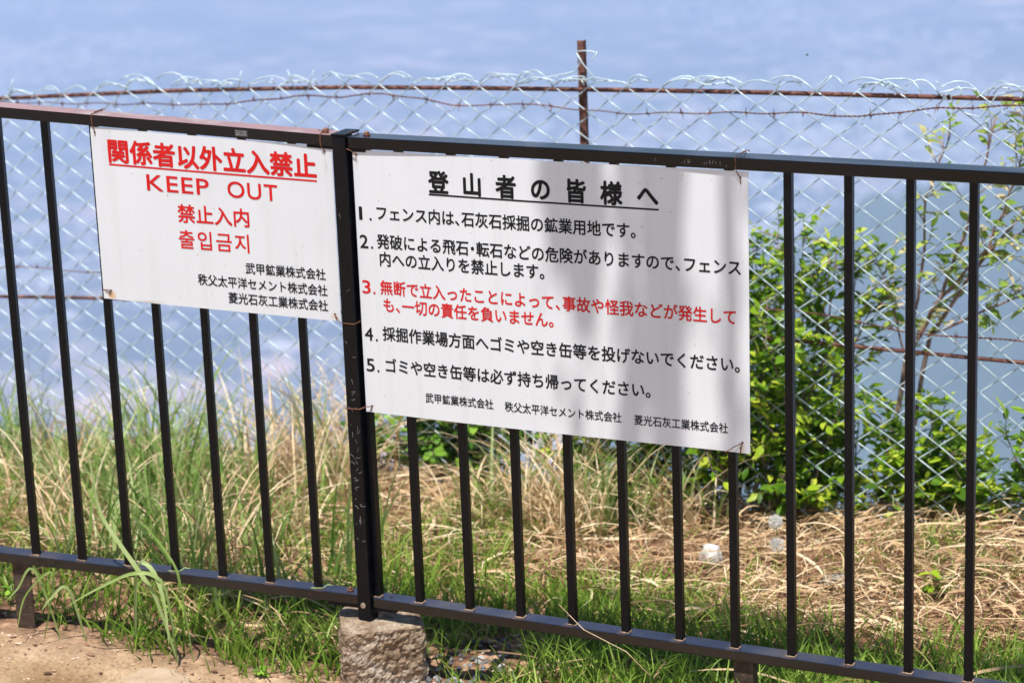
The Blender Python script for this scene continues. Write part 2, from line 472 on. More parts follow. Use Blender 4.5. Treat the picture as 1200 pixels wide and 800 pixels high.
# end stile of the right panel, post with cap, brackets
tb = MB(); tb.box((0.0206, 0.001, 0.0), (0.0325, 0.021, H)); tb.build("end_bar", M_BAR, rail, bevel=0.0012)
tb = MB(); tb.box((-0.0125, -0.019, -0.053), (0.0195, 0.015, 1.0090)); tb.build("post", M_POST, rail, bevel=0.003)
tb = MB(); tb.box((-0.0140, -0.0205, 1.0092), (0.0200, 0.044, 1.0130)); tb.build("post_cap", M_POST, rail, bevel=0.0025)
for fn_, lo_, hi_ in ((LP, (0.0165, -0.0095, H - 0.0075), (0.072, 0.030, H - 0.0015)), (LP, (0.0165, -0.0075, -0.031), (0.085, 0.030, -0.0225)),
                      (RP, (0.0215, -0.0095, H - 0.007), (0.060, 0.030, H - 0.0006)), (RP, (0.0215, -0.0075, -0.029), (0.075, 0.030, -0.0226))):
    tb = MB(); tb.box(lo_, hi_, fn_); tb.build("bracket_plate", M_POST, rail, bevel=0.0008)

def bolt(P, parent, r=0.0055):
    mb = MB(); x, y, z = P
    mb.tube([(x, y, z), (x, y, z + 0.0035)], r * 1.35, 12)
    ring = []
    mb.tube([(x, y, z + 0.0036), (x, y, z + 0.0065), (x, y, z + 0.0085), (x, y, z + 0.0096)], [r, r * 0.95, r * 0.65, r * 0.2], 10)
    return mb.build("bolt", M_BOLT, parent, smooth=True)
bolt(LP(0.036, 0.012, H + 0.0232), rail)
bolt(RP(0.054, 0.012, H + 0.0242), rail)
bolt(LP(0.038, 0.010, 0.0002), rail)
tb = MB(); tb.tube([(0.055, 0.012, 0.0002), (0.055, 0.012, 0.0012)], 0.0035, 10); tb.build("bolt_hole", noise_mat("dark_hole", [(0.3, (0.01, 0.006, 0.004)), (0.7, (0.06, 0.02, 0.01))], 80, 0.9), rail)
# bolt plug on the post's foot
tb = MB(); tb.tube([(0.002, -0.0191, -0.016), (0.002, -0.0212, -0.016)], 0.006, 10)
tb.build("bolt", noise_mat("bare_bolt_end", [(0.3, (0.2, 0.12, 0.08)), (0.7, (0.5, 0.42, 0.33))], 150, 0.7), rail)

# angle iron legs under the bottom rails
def leg(fn, s, z0, z1, parent, label):
    mb = MB()
    mb.box((s, 0.000, z0), (s + 0.042, 0.005, z1), fn); mb.box((s + 0.0365, 0.0051, z0), (s + 0.042, 0.026, z1), fn)
    o = mb.build("leg", M_RUSTY, parent, bevel=0.0006); o['label'] = label
leg(RP, 0.846, -0.34, -0.0222, rail, "rusty brown leg under the right bottom rail")
leg(LP, 0.770, -0.34, -0.0222, rail, "rusty brown leg under the left bottom rail")

# welds: small beads at the foot of every baluster
M_WELD = noise_mat("rusty_weld", [(0.3, (0.10, 0.05, 0.03)), (0.6, (0.42, 0.28, 0.16))], 160, 0.85, 0.4)
mb = MB(); r0 = random.Random(3)
def bead(fn, s0, s1):
    pts = []
    for t in range(7):
        s = s0 - 0.0015 + (s1 - s0 + 0.003) * t / 6
        pts.append(fn(s, -0.0006 + r0.uniform(-.0004, .0004), 0.0004))
    mb.tube(pts, [r0.uniform(0.0009, 0.0020) for _ in pts], 5)
    pts = [fn(s1 + 0.0006, 0.001 + 0.015 * t / 5, 0.0004) for t in range(6)]
    mb.tube(pts, [r0.uniform(0.0008, 0.0018) for _ in pts], 5)
for k in range(1, 22): bead(RP, D * k, D * k + 0.016)
bead(RP, 0.0135, 0.0325)
for k in range(1, 18): bead(LP, 0.1168 + DL * (k-1) - 0.016, 0.1168 + DL * (k-1))
tag(mb.build("weld_bead", M_WELD, rail, smooth=True), kind='stuff')

# scratches in the paint of post and rail
M_SCR = noise_mat("bare_scratched_metal", [(0.3, (0.16, 0.16, 0.16)), (0.7, (0.5, 0.49, 0.47))], 60, 0.6)
mb = MB(); r1 = random.Random(21)
def scratch(fn, pts):
    mb.tube([fn(*q) for q in pts], 0.00028, 4)
for k in range(40):
    z = r1.uniform(0.12, 0.46) if k < 34 else r1.uniform(0.46, 0.9)
    s = r1.uniform(-0.014, 0.004); a = r1.choice([0.1, -0.2, 1.3, 2.1, 0.7, 1.55]) + r1.uniform(-.3, .3)
    L = r1.uniform(0.004, 0.013)
    scratch(RP, [(s + .008, -0.0191, z), (s + .008 + L * .5 * math.cos(a), -0.0191, z + L * .5 * math.sin(a)), (s + .008 + L * math.cos(a + .2), -0.0191, z + L * math.sin(a + .2))])
for k in range(14):
    s = r1.uniform(0.70, 0.85); z = H + r1.uniform(0.004, 0.012); a = r1.uniform(0.9, 1.9)
    L = r1.uniform(0.004, 0.010)
    scratch(RP, [(s, -0.0121, z), (s + L * math.cos(a), -0.0121, z + L * math.sin(a))])
o = mb.build("scratch_marks", M_SCR, rail); tag(o, kind='stuff')

# little maker's plate on the left top rail
M_PLATE = noise_mat("grey_plate", [(0.3, (0.02, 0.02, 0.022)), (0.7, (0.05, 0.05, 0.055))], 120, 0.6)
tb = MB(); tb.box((0.196, -0.0130, H + 0.004), (0.224, -0.0122, H + 0.018), LP)
pl = tb.build("maker_plate", M_PLATE, rail)
tb = MB()
for row in range(3):
    s = 0.199
    while s < 0.220:
        L = 0.0016
        tb.box((s, -0.0133, H + 0.0060 + row * 0.0038), (s + L, -0.01302, H + 0.0082 + row * 0.0038), LP); s += L + 0.0010
tb.build("worn_print", M_SCR, pl)

# ------------------------------------------------------------------ signs
def sign_mat(name, stains, seed):
    mt, n, l, b = new_mat(name)
    tc = n.new('ShaderNodeTexCoord')
    n1 = n.new('ShaderNodeTexNoise'); n1.inputs['Scale'].default_value = 5; n1.inputs['Detail'].default_value = 6
    l.new(tc.outputs['Object'], n1.inputs['Vector'])
    r1 = ramp(n, [(0.3, (0.665, 0.69, 0.725)), (0.7, (0.71, 0.735, 0.77))]); l.new(n1.outputs['Fac'], r1.inputs['Fac'])
    col = r1.outputs['Color']
    mp = n.new('ShaderNodeMapping'); mp.inputs['Scale'].default_value = (42, 42, 2.2); l.new(tc.outputs['Object'], mp.inputs['Vector'])
    ns = n.new('ShaderNodeTexNoise'); ns.inputs['Scale'].default_value = 1.0; ns.inputs['Detail'].default_value = 5
    l.new(mp.outputs[0], ns.inputs['Vector'])
    rs_ = ramp(n, [(0.34, (0.965, 0.96, 0.955)), (0.46, (1, 1, 1)), (1.0, (1, 1, 1))]); l.new(ns.outputs['Fac'], rs_.inputs['Fac'])
    nd = n.new('ShaderNodeTexNoise'); nd.inputs['Scale'].default_value = 140; nd.inputs['Detail'].default_value = 4
    l.new(tc.outputs['Object'], nd.inputs['Vector'])
    rd = ramp(n, [(0.27, (0.72, 0.68, 0.62)), (0.31, (1, 1, 1)), (1.0, (1, 1, 1))]); l.new(nd.outputs['Fac'], rd.inputs['Fac'])
    for extra_ in (rs_, rd):
        mm = n.new('ShaderNodeMix'); mm.data_type = 'RGBA'; mm.blend_type = 'MULTIPLY'; mm.inputs[0].default_value = 1
        l.new(col, mm.inputs[6]); l.new(extra_.outputs['Color'], mm.inputs[7]); col = mm.outputs[2]
    for (c, sx, sz, amt, tint) in stains:
        sub = n.new('ShaderNodeVectorMath'); sub.operation = 'SUBTRACT'; sub.inputs[1].default_value = c
        l.new(tc.outputs['Object'], sub.inputs[0])
        sca = n.new('ShaderNodeVectorMath'); sca.operation = 'MULTIPLY'; sca.inputs[1].default_value = (1/sx, 0, 1/sz)
        l.new(sub.outputs[0], sca.inputs[0])
        ln = n.new('ShaderNodeVectorMath'); ln.operation = 'LENGTH'; l.new(sca.outputs[0], ln.inputs[0])
        n2 = n.new('ShaderNodeTexNoise'); n2.inputs['Scale'].default_value = 60; l.new(tc.outputs['Object'], n2.inputs['Vector'])
        ad = n.new('ShaderNodeMath'); ad.operation = 'MULTIPLY_ADD'; ad.inputs[1].default_value = 0.9
        l.new(n2.outputs['Fac'], ad.inputs[0]); l.new(ln.outputs['Value'], ad.inputs[2])
        mr = n.new('ShaderNodeMapRange'); mr.inputs[1].default_value = 0.6; mr.inputs[2].default_value = 1.4
        mr.inputs[3].default_value = amt; mr.inputs[4].default_value = 0
        l.new(ad.outputs[0], mr.inputs[0])
        mx = n.new('ShaderNodeMix'); mx.data_type = 'RGBA'
        l.new(mr.outputs[0], mx.inputs[0]); l.new(col, mx.inputs[6]); mx.inputs[7].default_value = (*tint, 1)
        col = mx.outputs[2]
    l.new(col, b.inputs['Base Color'])
    b.inputs['Roughness'].default_value = 0.45
    return mt

M_RED = noise_mat("red_lettering", [(0.3, (0.56, 0.008, 0.009)), (0.7, (0.65, 0.016, 0.014))], 20, 0.6, spec=0.2)
M_INK = noise_mat("black_lettering", [(0.3, (0.004, 0.0035, 0.004)), (0.7, (0.009, 0.008, 0.008))], 20, 0.6, spec=0.2)

GL = {}
def glyph(ch, off=0.0):
    """bold = the outline printed a few times, shifted by the extra stroke width"""
    vs, fs = glyph1(ch)
    if off < 0.001: return vs, fs, [0] * len(vs)
    V2 = [vs]; F2 = list(fs); Z2 = [0] * len(vs); b = len(vs)
    for q, (dx, dy) in enumerate(((-1, 0), (1, 0), (0, 1), (0, -1), (-.7, -.7), (.7, .7), (-.7, .7), (.7, -.7))):
        V2.append(vs + np.array([dx * off, dy * off])); F2 += [tuple(i + b for i in f) for f in fs]; b += len(vs)
        Z2 += [q + 1] * len(vs)
    return np.concatenate(V2), F2, Z2
def glyph1(ch):
    """outline of one printed character from the built-in typeface, em = 1"""
    k = ch
    if k in GL: return GL[k]
    c = bpy.data.curves.new('g', 'FONT'); c.body = ch; c.resolution_u = 4
    o = bpy.data.objects.new('g', c); COL.objects.link(o)
    bpy.context.view_layer.update()
    mm = bpy.data.meshes.new_from_object(o.evaluated_get(bpy.context.evaluated_depsgraph_get()))
    vs = np.array([v.co[:2] for v in mm.vertices]) if len(mm.vertices) else np.zeros((0, 2))
    fs = [tuple(p.vertices) for p in mm.polygons]
    COL.objects.unlink(o); bpy.data.objects.remove(o); bpy.data.curves.remove(c); bpy.data.meshes.remove(mm)
    GL[k] = (vs, fs); return GL[k]

def text_line(name, txt, s0, s1, z0, z1, em, off, mat, surf, parent, label=None, sgn=1, narrow='、・'):
    """full-width characters between s0 (left of the first) and s1 (right of the last full one), middle heights
    z0 to z1; surf(s, z, lift) gives the point on the sign"""
    units = 0; pos = []
    tail = 0
    body = txt[:-1] if txt[-1] == '。' else txt
    for ch in body:
        wd = 0.5 if ch in narrow else (0.62 if ch == ' ' else 1.0)
        pos.append((ch, units, wd)); units += wd
    if body != txt: pos.append(('。', units, 1.0))
    adv = (s1 - s0) / units
    V = []; Fc = []
    for ch, u, wd in pos:
        if ch == ' ': continue
        vs, fs, zl = glyph(ch, off)
        b = len(V)
        for (x, y), lift in zip(vs, zl):
            if ch == '・': X_ = s0 + sgn * 0 + u * adv + (x - 0.25) * em
            elif ch == '、': X_ = s0 + u * adv + x * em
            else: X_ = s0 + u * adv + ((x - 0.5) * min(1.06, 1.0) + 0.5) * adv
            t = (X_ - s0) / (s1 - s0)
            zc = z0 + (z1 - z0) * t
            V.append(surf(X_, zc + (y - 0.36) * em * 1.08, 0.0004 + lift * 3e-5))
        Fc += [tuple(i + b for i in f) for f in fs]
    me = bpy.data.meshes.new(name); me.from_pydata(V, [], Fc); me.update()
    o = link(name, me, mat, parent)
    if label: o['label'] = label
    return o

def latin(name, txt, s0, s1, zc, h, off, mat, surf, parent, gap=0.12, z1=None):
    """proportional characters stretched to fill s0..s1 with cap height h"""
    gl = []; u = 0
    for ch in txt:
        if ch == ' ': u += 0.55; continue
        vs, fs, zl = glyph(ch, off); a, b = vs[:, 0].min(), vs[:, 0].max()
        gl.append((vs, fs, u - a, zl)); u += (b - a) + gap
    u -= gap
    k = (s1 - s0) / u
    z1 = zc if z1 is None else z1
    V = []; Fc = []
    for vs, fs, d, zl in gl:
        b = len(V)
        for (x, y), lift in zip(vs, zl):
            X_ = (x + d) * k
            V.append(surf(s0 + X_, zc + (z1 - zc) * X_ / (s1 - s0) + (y / 0.682 - 0.5) * h, 0.0004 + lift * 3e-5))
        Fc += [tuple(i + b for i in f) for f in fs]
    me = bpy.data.meshes.new(name); me.from_pydata(V, [], Fc); me.update()
    return link(name, me, mat, parent)

def strip(name, s0, s1, z0, z1, h, mat, surf, parent):
    mb = MB(); N = 24
    for i in range(N):
        a = i / N; b = (i + 1) / N
        sa, sb = s0 + (s1 - s0) * a, s0 + (s1 - s0) * b
        za, zb = z0 + (z1 - z0) * a, z0 + (z1 - z0) * b
        mb.add([surf(sa, za - h/2, .0004), surf(sb, zb - h/2, .0004), surf(sb, zb + h/2, .0004), surf(sa, za + h/2, .0004)], [(0, 1, 2, 3)])
    return mb.build(name, mat, parent)

def panel(name, s0, s1, z0, z1, surf, mat, parent, thick=0.0012):
    NX, NZ = 36, 16; mb = MB()
    fr = [surf(s0 + (s1 - s0) * i / NX, z0 + (z1 - z0) * j / NZ, 0) for j in range(NZ + 1) for i in range(NX + 1)]
    bk = [surf(s0 + (s1 - s0) * i / NX, z0 + (z1 - z0) * j / NZ, -thick) for j in range(NZ + 1) for i in range(NX + 1)]
    W = NX + 1; nF = W * (NZ + 1)
    fs = []
    for j in range(NZ):
        for i in range(NX):
            a = j * W + i
            fs.append((a, a + 1, a + 1 + W, a + W)); fs.append((a + nF + W, a + 1 + W + nF, a + 1 + nF, a + nF))
    for i in range(NX):
        fs.append((i, i + nF, i + 1 + nF, i + 1)); a = NZ * W + i; fs.append((a, a + 1, a + 1 + nF, a + nF))
    for j in range(NZ):
        a = j * W; fs.append((a, a + W, a + W + nF, a + nF)); a = j * W + NX; fs.append((a, a + nF, a + W + nF, a + W))
    mb.add(fr + bk, fs)
    o = mb.build(name, mat, parent)
    for p in o.data.polygons: p.use_smooth = False
    return o

# right sign: bows forward at the middle of its upper edge
RS0, RS1, RZ0, RZ1 = 0.0285, 0.8923, 0.4195, 0.9800
def bowR(s, z):
    t = (s - RS0) / (RS1 - RS0); t = min(max(t, 0), 1); v = (z - RZ0) / (RZ1 - RZ0)
    return -0.0068 - 0.0045 * math.sin(PI * t) ** 1.5 - 0.0045 * (1 - v) * min(1, 4 * t) - 0.0025 * math.exp(-((t - 1.0) / 0.05) ** 2) * (1 - v)
def surfR(s, z, lift): return (s, bowR(s, z) - lift, z)
signR = empty("rules_sign", (0.46, -0.006, 0.42), "large white sign of five numbered rules in black and red lettering, right of the post", "sign")
stR = [((0.8764 - 0.46, 0, 0.428 - 0.42), 0.008, 0.014, 0.5, (0.55, 0.40, 0.25)), ((0.877 - 0.46, 0, 0.95 - 0.42), 0.004, 0.03, 0.35, (0.55, 0.50, 0.42)),
       ((0.035 - 0.46, 0, 0.96 - 0.42), 0.006, 0.03, 0.4, (0.45, 0.42, 0.38))]
panel("sign_panel", RS0, RS1, RZ0, RZ1, surfR, sign_mat("white_sign_sheet_right", stR, 1), signR)
hs = (0.7084 - 0.2031) / (7 + 6 * 0.62)
for q, ch in enumerate("登山者の皆様へ"):
    a0 = 0.2031 + q * 1.62 * hs
    text_line("heading_character", ch, a0, a0 + hs, 0.922, 0.922, 0.0455, 0.034, M_INK, surfR, signR)
strip("underline", 0.2035, 0.7080, 0.8968, 0.8955, 0.0036, M_INK, surfR, signR)
BODY = [("フェンス内は、石灰石採掘の鉱業用地です。", 0.0745, 0.6471, 0.8505, 0.8500, M_INK),
        ("発破による飛石・転石などの危険がありますので、フェンス", 0.0750, 0.8785, 0.7905, 0.7905, M_INK),
        ("内への立入りを禁止します。", 0.0779, 0.4476, 0.7535, 0.7535, M_INK),
        ("無断で立入ったことによって、事故や怪我などが発生して", 0.0775, 0.8680, 0.6930, 0.6920, M_RED),
        ("も、一切の責任を負いません。", 0.0814, 0.4648, 0.6560, 0.6555, M_RED),
        ("採掘作業場方面へゴミや空き缶等を投げないでください。", 0.0779, 0.8609, 0.5940, 0.5965, M_INK),
        ("ゴミや空き缶等は必ず持ち帰ってください。", 0.0780, 0.6719, 0.5255, 0.5275, M_INK)]
for t, a, b, z0, z1, mt in BODY:
    text_line("rule_text", t, a, b, z0, z1, 0.0302, 0.019, mt, surfR, signR)
for nn, z, mt in (("1.", 0.8502, M_INK), ("2.", 0.7905, M_INK), ("3.", 0.6940, M_RED), ("4.", 0.5925, M_INK), ("5.", 0.5255, M_INK)):
    latin("rule_number", nn[0], 0.0350 if nn != "1." else 0.0365, 0.0550 if nn != "1." else 0.0445, z - 0.0025, 0.0270, 0.012, mt, surfR, signR)
    latin("rule_number", nn[1], 0.0610, 0.0662, z - 0.0025, 0.0270, 0.006, mt, surfR, signR)
for t, a, b in (("武甲鉱業株式会社", 0.1738, 0.3343), ("秩父太平洋セメント株式会社", 0.3595, 0.6203), ("菱光石灰工業株式会社", 0.6464, 0.8466)):
    text_line("company_name", t, a, b, 0.4650, 0.4662, 0.0208, 0.014, M_INK, surfR, signR)

# left sign
LS0, LS1, LZ0, LZ1 = 0.0197, 0.5405, 0.6092, 0.9795   # s runs leftwards from the post
def bowL(s, z):
    t = (s - LS0) / (LS1 - LS0); t = min(max(t, 0), 1)
    return -0.0075 - 0.0025 * math.sin(PI * t) - 0.0018 * t
def surfL(u, z, lift):        # u runs rightwards: u = -s
    s = -u
    return LP(s, bowL(s, z) - lift, z)
signL = empty("keep_out_sign", LP(0.28, -0.006, 0.61), "smaller white keep-out sign with large red lettering in four languages, left of the post", "sign")
lb = Vector(LP(0.28, -0.006, 0.61))
def rel(s, z): p = Vector(LP(s, 0, z)) - lb; return (p.x, 0, p.z)
stL = [(rel(0.520, 0.618), 0.012, 0.014, 0.85, (0.62, 0.36, 0.13)), (rel(0.46, 0.6095), 0.075, 0.0035, 0.6, (0.45, 0.36, 0.22)),
       (rel(0.034, 0.617), 0.008, 0.012, 0.5, (0.6, 0.45, 0.3)), (rel(0.032, 0.94), 0.004, 0.03, 0.35, (0.5, 0.48, 0.42)), (rel(0.531, 0.955), 0.003, 0.02, 0.3, (0.5, 0.45, 0.4))]
panel("sign_panel", -LS1, -LS0, LZ0, LZ1, surfL, sign_mat("white_sign_sheet_left", stL, 2), signL)
text_line("heading", "関係者以外立入禁止", -0.5079, -0.0529, 0.9310, 0.9350, 0.0490, 0.032, M_RED, surfL, signL)
strip("underline", -0.5049, -0.0547, 0.9025, 0.9055, 0.0038, M_RED, surfL, signL)
latin("english_text", "KEEP", -0.4245, -0.2884, 0.8715, 0.0335, 0.010, M_RED, surfL, signL, z1=0.8725)
latin("english_text", "OUT", -0.2486, -0.1408, 0.8725, 0.0335, 0.010, M_RED, surfL, signL)
text_line("chinese_text", "禁止入内", -0.3619, -0.2023, 0.8105, 0.8130, 0.0385, 0.020, M_RED, surfL, signL)
text_line("korean_text", "출입금지", -0.3641, -0.2010, 0.7550, 0.7580, 0.0400, 0.012, M_RED, surfL, signL)
for t, a, b, z0, z1 in (("武甲鉱業株式会社", -0.2210, -0.0472, 0.7055, 0.7068), ("秩父太平洋セメント株式会社", -0.3271, -0.0452, 0.6715, 0.6725), ("菱光石灰工業株式会社", -0.2628, -0.0458, 0.6380, 0.6398)):
    text_line("company_name", t, a, b, z0, z1, 0.0238, 0.016, M_INK, surfL, signL)

# eyelets in the sign sheets
M_HOLE = noise_mat("eyelet_shadowed_hole", [(0.3, (0.02, 0.015, 0.012)), (0.7, (0.1, 0.05, 0.03))], 100, 0.9)
def eyelet(P, n, parent):
    mb = MB(); P = Vector(P); n = Vector(n)
    mb.tube([P, P + n * 0.0006], 0.0022, 10); mb.build("eyelet", M_HOLE, parent)
FR = Vector((0, -1, 0)); FL = -LNRM
for s, z in ((0.8764, 0.9677), (0.0441, 0.4335), (0.8766, 0.4410), (0.0375, 0.9700)): eyelet(surfR(s, z, 0.0001), FR, signR)
for s, z in ((0.531, 0.9684), (0.0346, 0.9690), (0.5234, 0.6280), (0.0325, 0.6238)): eyelet(surfL(-s, z, 0.0001), FL, signL)

# rusty wires that tie the signs on
GT = "rusty tie wires holding the signs"
def tie(pts, label, tails=()):
    mb = MB(); sm = []
    P = [Vector(q) for q in pts]
    for i in range(len(P) - 1):
        for t in range(4):
            sm.append(P[i].lerp(P[i+1], t / 4) + Vector([random.uniform(-.0005, .0005) for _ in range(3)]))
    sm.append(P[-1]); mb.tube(sm, 0.0010, 6)
    for tl in tails: mb.tube(tl, 0.0010, 6)
    o = mb.build("tie_wire", M_TIE, None, smooth=True)
    tag(o, label, "wire tie", GT)
T = H + 0.0255
tie([(0.868, 0.044, H + 0.005), (0.870, 0.043, T), (0.872, 0.02, T + 0.003), (0.868, -0.011, T), (0.869, -0.0125, H + 0.002), (0.8745, -0.011, 0.972), (0.8764, -0.009, 0.9677)],
    "rusty wire tie over the top rail at the rules sign's upper right corner", [[(0.868, 0.015, T + 0.001), (0.876, 0.03, T + 0.006), (0.882, 0.032, T + 0.004)], [(0.8764, -0.009, 0.967), (0.8775, -0.0075, 0.960), (0.877, -0.007, 0.955)]])
tie([(0.016, 0.043, H + 0.01), (0.016, 0.043, T), (0.014, -0.0125, T), (0.016, -0.014, H), (0.030, -0.012, 0.978), (0.0375, -0.010, 0.970)],
    "rusty wire tie beside the post at the rules sign's upper left corner", [[(0.016, -0.002, T + 0.002), (0.024, 0.006, T + 0.008), (0.03, 0.008, T + 0.006)], [(0.0375, -0.010, 0.970), (0.038, -0.010, 0.964)]])
tie([(-0.0137, 0.014, 0.430), (-0.0137, -0.0202, 0.4265), (0.0205, -0.0202, 0.4275), (0.03, -0.013, 0.431), (0.0441, -0.0095, 0.4338)],
    "rusty wire tie round the post at the rules sign's lower left corner", [[(0.0441, -0.0095, 0.4338), (0.041, -0.0095, 0.426), (0.0405, -0.002, 0.4185)]])
tie([(0.838, 0.0172, 0.423), (0.838, -0.0012, 0.4215), (0.842, -0.016, 0.4185), (0.858, -0.0165, 0.430), (0.8766, -0.0150, 0.4412)],
    "rusty wire tie round a bar at the rules sign's lower right corner", [[(0.8766, -0.0150, 0.4412), (0.8735, -0.0158, 0.432), (0.872, -0.0150, 0.4185)]])
tie([LP(0.531, 0.043, H + 0.01), LP(0.530, 0.043, T - .001), LP(0.534, -0.0120, T - .001), LP(0.5345, -0.0125, H), LP(0.5318, -0.011, 0.975), LP(0.531, -0.0100, 0.9684)],
    "rusty wire tie over the top rail at the keep-out sign's upper left corner", [[LP(0.532, 0.0, T + .001), LP(0.520, 0.012, T + 0.006), LP(0.512, 0.014, T + 0.007)], [LP(0.531, -0.0105, 0.968), LP(0.5305, -0.009, 0.960)]])
tie([LP(0.038, 0.043, H + 0.01), LP(0.038, 0.043, T - .001), LP(0.040, 0.02, T + 0.002), LP(0.0415, -0.0125, T - 0.002), LP(0.0415, -0.0125, H), LP(0.037, -0.011, 0.976), LP(0.0346, -0.0085, 0.969)],
    "rusty wire tie over the top rail at the keep-out sign's upper right corner", [[LP(0.040, 0.0, T + .001), LP(0.028, 0.004, T + 0.004), LP(0.018, 0.006, T + 0.007)], [LP(0.050, 0.006, T + .002), LP(0.036, 0.000, T + 0.003), LP(0.024, -0.004, T + 0.003)]])
tie([LP(0.5315, 0.0172, 0.629), LP(0.5318, -0.001, 0.6285), LP(0.5418, -0.0085, 0.6285), LP(0.5355, -0.0105, 0.6285), LP(0.5234, -0.0110, 0.6285), LP(0.522, -0.0108, 0.629)],
    "short rusty wire tie round a bar at the keep-out sign's lower left corner", [[LP(0.5215, -0.0110, 0.630), LP(0.527, -0.0112, 0.622), LP(0.5285, -0.003, 0.6085)]])
tie([LP(0.0325, -0.0092, 0.6238), (-0.0137, -0.0202, 0.612), (0.0205, -0.0202, 0.6125), (0.0207, 0.012, 0.614)],
    "rusty wire tie stretched across the post from the keep-out sign's lower right corner", [[LP(0.0325, -0.0092, 0.6238), LP(0.0300, -0.0095, 0.615), LP(0.0297, -0.003, 0.607)]])

# thin green twine scraps knotted at bar feet
M_TWINE = noise_mat("green_twine", [(0.3, (0.12, 0.25, 0.06)), (0.7, (0.45, 0.55, 0.25))], 100, 0.8)
for s, lb2 in ((0.1168 + DL*3, "scrap of green grass stem caught on the left bottom rail, farther from the post"), (0.1168, "scrap of green grass stem looped round the last bar before the post")):
    mb = MB(); mb.tube([LP(s + .006, -0.003, .001), LP(s - .006, -0.0035, .002), LP(s - .02, -0.001, .003), LP(s - .028, 0.008, .008), LP(s - .04, 0.012, .006)], 0.0011, 5)
    tag(mb.build("grass_scrap", M_TWINE, None, smooth=True), lb2, "grass stem")

# ------------------------------------------------------------------ concrete footing block
def block():
    root = empty("footing_block", (0.02, 0.01, -0.2), "rough weathered concrete footing block under the railing's middle post", "concrete block")
    C4 = [Vector((-0.004, -0.108, 0)), Vector((0.143, 0.001, 0)), Vector((0.045, 0.125, 0)), Vector((-0.094, 0.035, 0))]
    bm = bmesh.new()
    ztop, zbot = -0.052, -0.33
    N = 46
    cen = sum(C4, Vector()) / 4
    rings = []
    def outline(t):         # rounded square
        e = t * 4; i = int(e) % 4; f = e - int(e)
        p = C4[i].lerp(C4[(i + 1) % 4], f)
        k = abs(f - 0.5) * 2
        return cen + (p - cen) * (1 - 0.085 * k ** 7)
    NT = 160
    levels = [(zbot + (ztop - 0.006 - zbot) * j / 60, 1.0) for j in range(61)] + [(ztop - 0.002, 0.985), (ztop, 0.96)] + [(ztop, 0.96 - 0.96 * k / 24) for k in range(1, 24)]
    for j, (z, sc) in enumerate(levels):
        ring = []
        for i in range(NT):
            p = cen + (outline(i / NT) - cen) * sc
            q = Vector((p.x, p.y, z))
            out = (p - cen).normalized()
            d = noise.fractal(q * 48, 0.6, 2.2, 5) * 0.0055 + noise.noise(q * 150) * 0.0028 - 0.004 * max(0, noise.noise(q * 95) - 0.25) * 2
            cel = noise.cell_vector(q * 90).x
            if sc >= 0.99: q += out * (d - 0.0015 * (cel > 0.6)) + out * 0.006 * (1 - smooth01((z - zbot) / (ztop - zbot)) * 1.0)
            else: q.z += 0.35 * d
            ring.append(bm.verts.new(q))
        rings.append(ring)
    for a, b in zip(rings, rings[1:]):
        for i in range(NT):
            bm.faces.new((a[i], a[(i+1) % NT], b[(i+1) % NT], b[i]))
    bm.faces.new(rings[-1])
    me = bpy.data.meshes.new("block"); bm.to_mesh(me); bm.free()
    mt, n, l, b = new_mat("weathered_concrete")
    tc = n.new('ShaderNodeTexCoord')
    n1 = n.new('ShaderNodeTexNoise'); n1.inputs['Scale'].default_value = 16; n1.inputs['Detail'].default_value = 8; n1.inputs['Roughness'].default_value = 0.7
    l.new(tc.outputs['Object'], n1.inputs['Vector'])
    r1 = ramp(n, [(0.33, (0.10, 0.065, 0.038)), (0.46, (0.25, 0.17, 0.105)), (0.57, (0.38, 0.30, 0.22)), (0.70, (0.56, 0.51, 0.45))]); l.new(n1.outputs['Fac'], r1.inputs['Fac'])
    n2 = n.new('ShaderNodeTexNoise'); n2.inputs['Scale'].default_value = 120; n2.inputs['Detail'].default_value = 6; n2.inputs['Roughness'].default_value = 0.8
    l.new(tc.outputs['Object'], n2.inputs['Vector'])
    r2 = ramp(n, [(0.3, (0.25, 0.22, 0.2)), (0.5, (0.95, 0.95, 0.95)), (0.7, (1.5, 1.5, 1.5))]); l.new(n2.outputs['Fac'], r2.inputs['Fac'])
    mu = n.new('ShaderNodeMix'); mu.data_type = 'RGBA'; mu.blend_type = 'MULTIPLY'; mu.inputs[0].default_value = 1
    l.new(r1.outputs['Color'], mu.inputs[6]); l.new(r2.outputs['Color'], mu.inputs[7]); l.new(mu.outputs[2], b.inputs['Base Color'])
    b.inputs['Roughness'].default_value = 0.92
    bp = n.new('ShaderNodeBump'); bp.inputs['Strength'].default_value = 0.9; bp.inputs['Distance'].default_value = 0.003
    l.new(n2.outputs['Fac'], bp.inputs['Height']); l.new(bp.outputs['Normal'], b.inputs['Normal'])
    link("block", me, mt, root)
block()

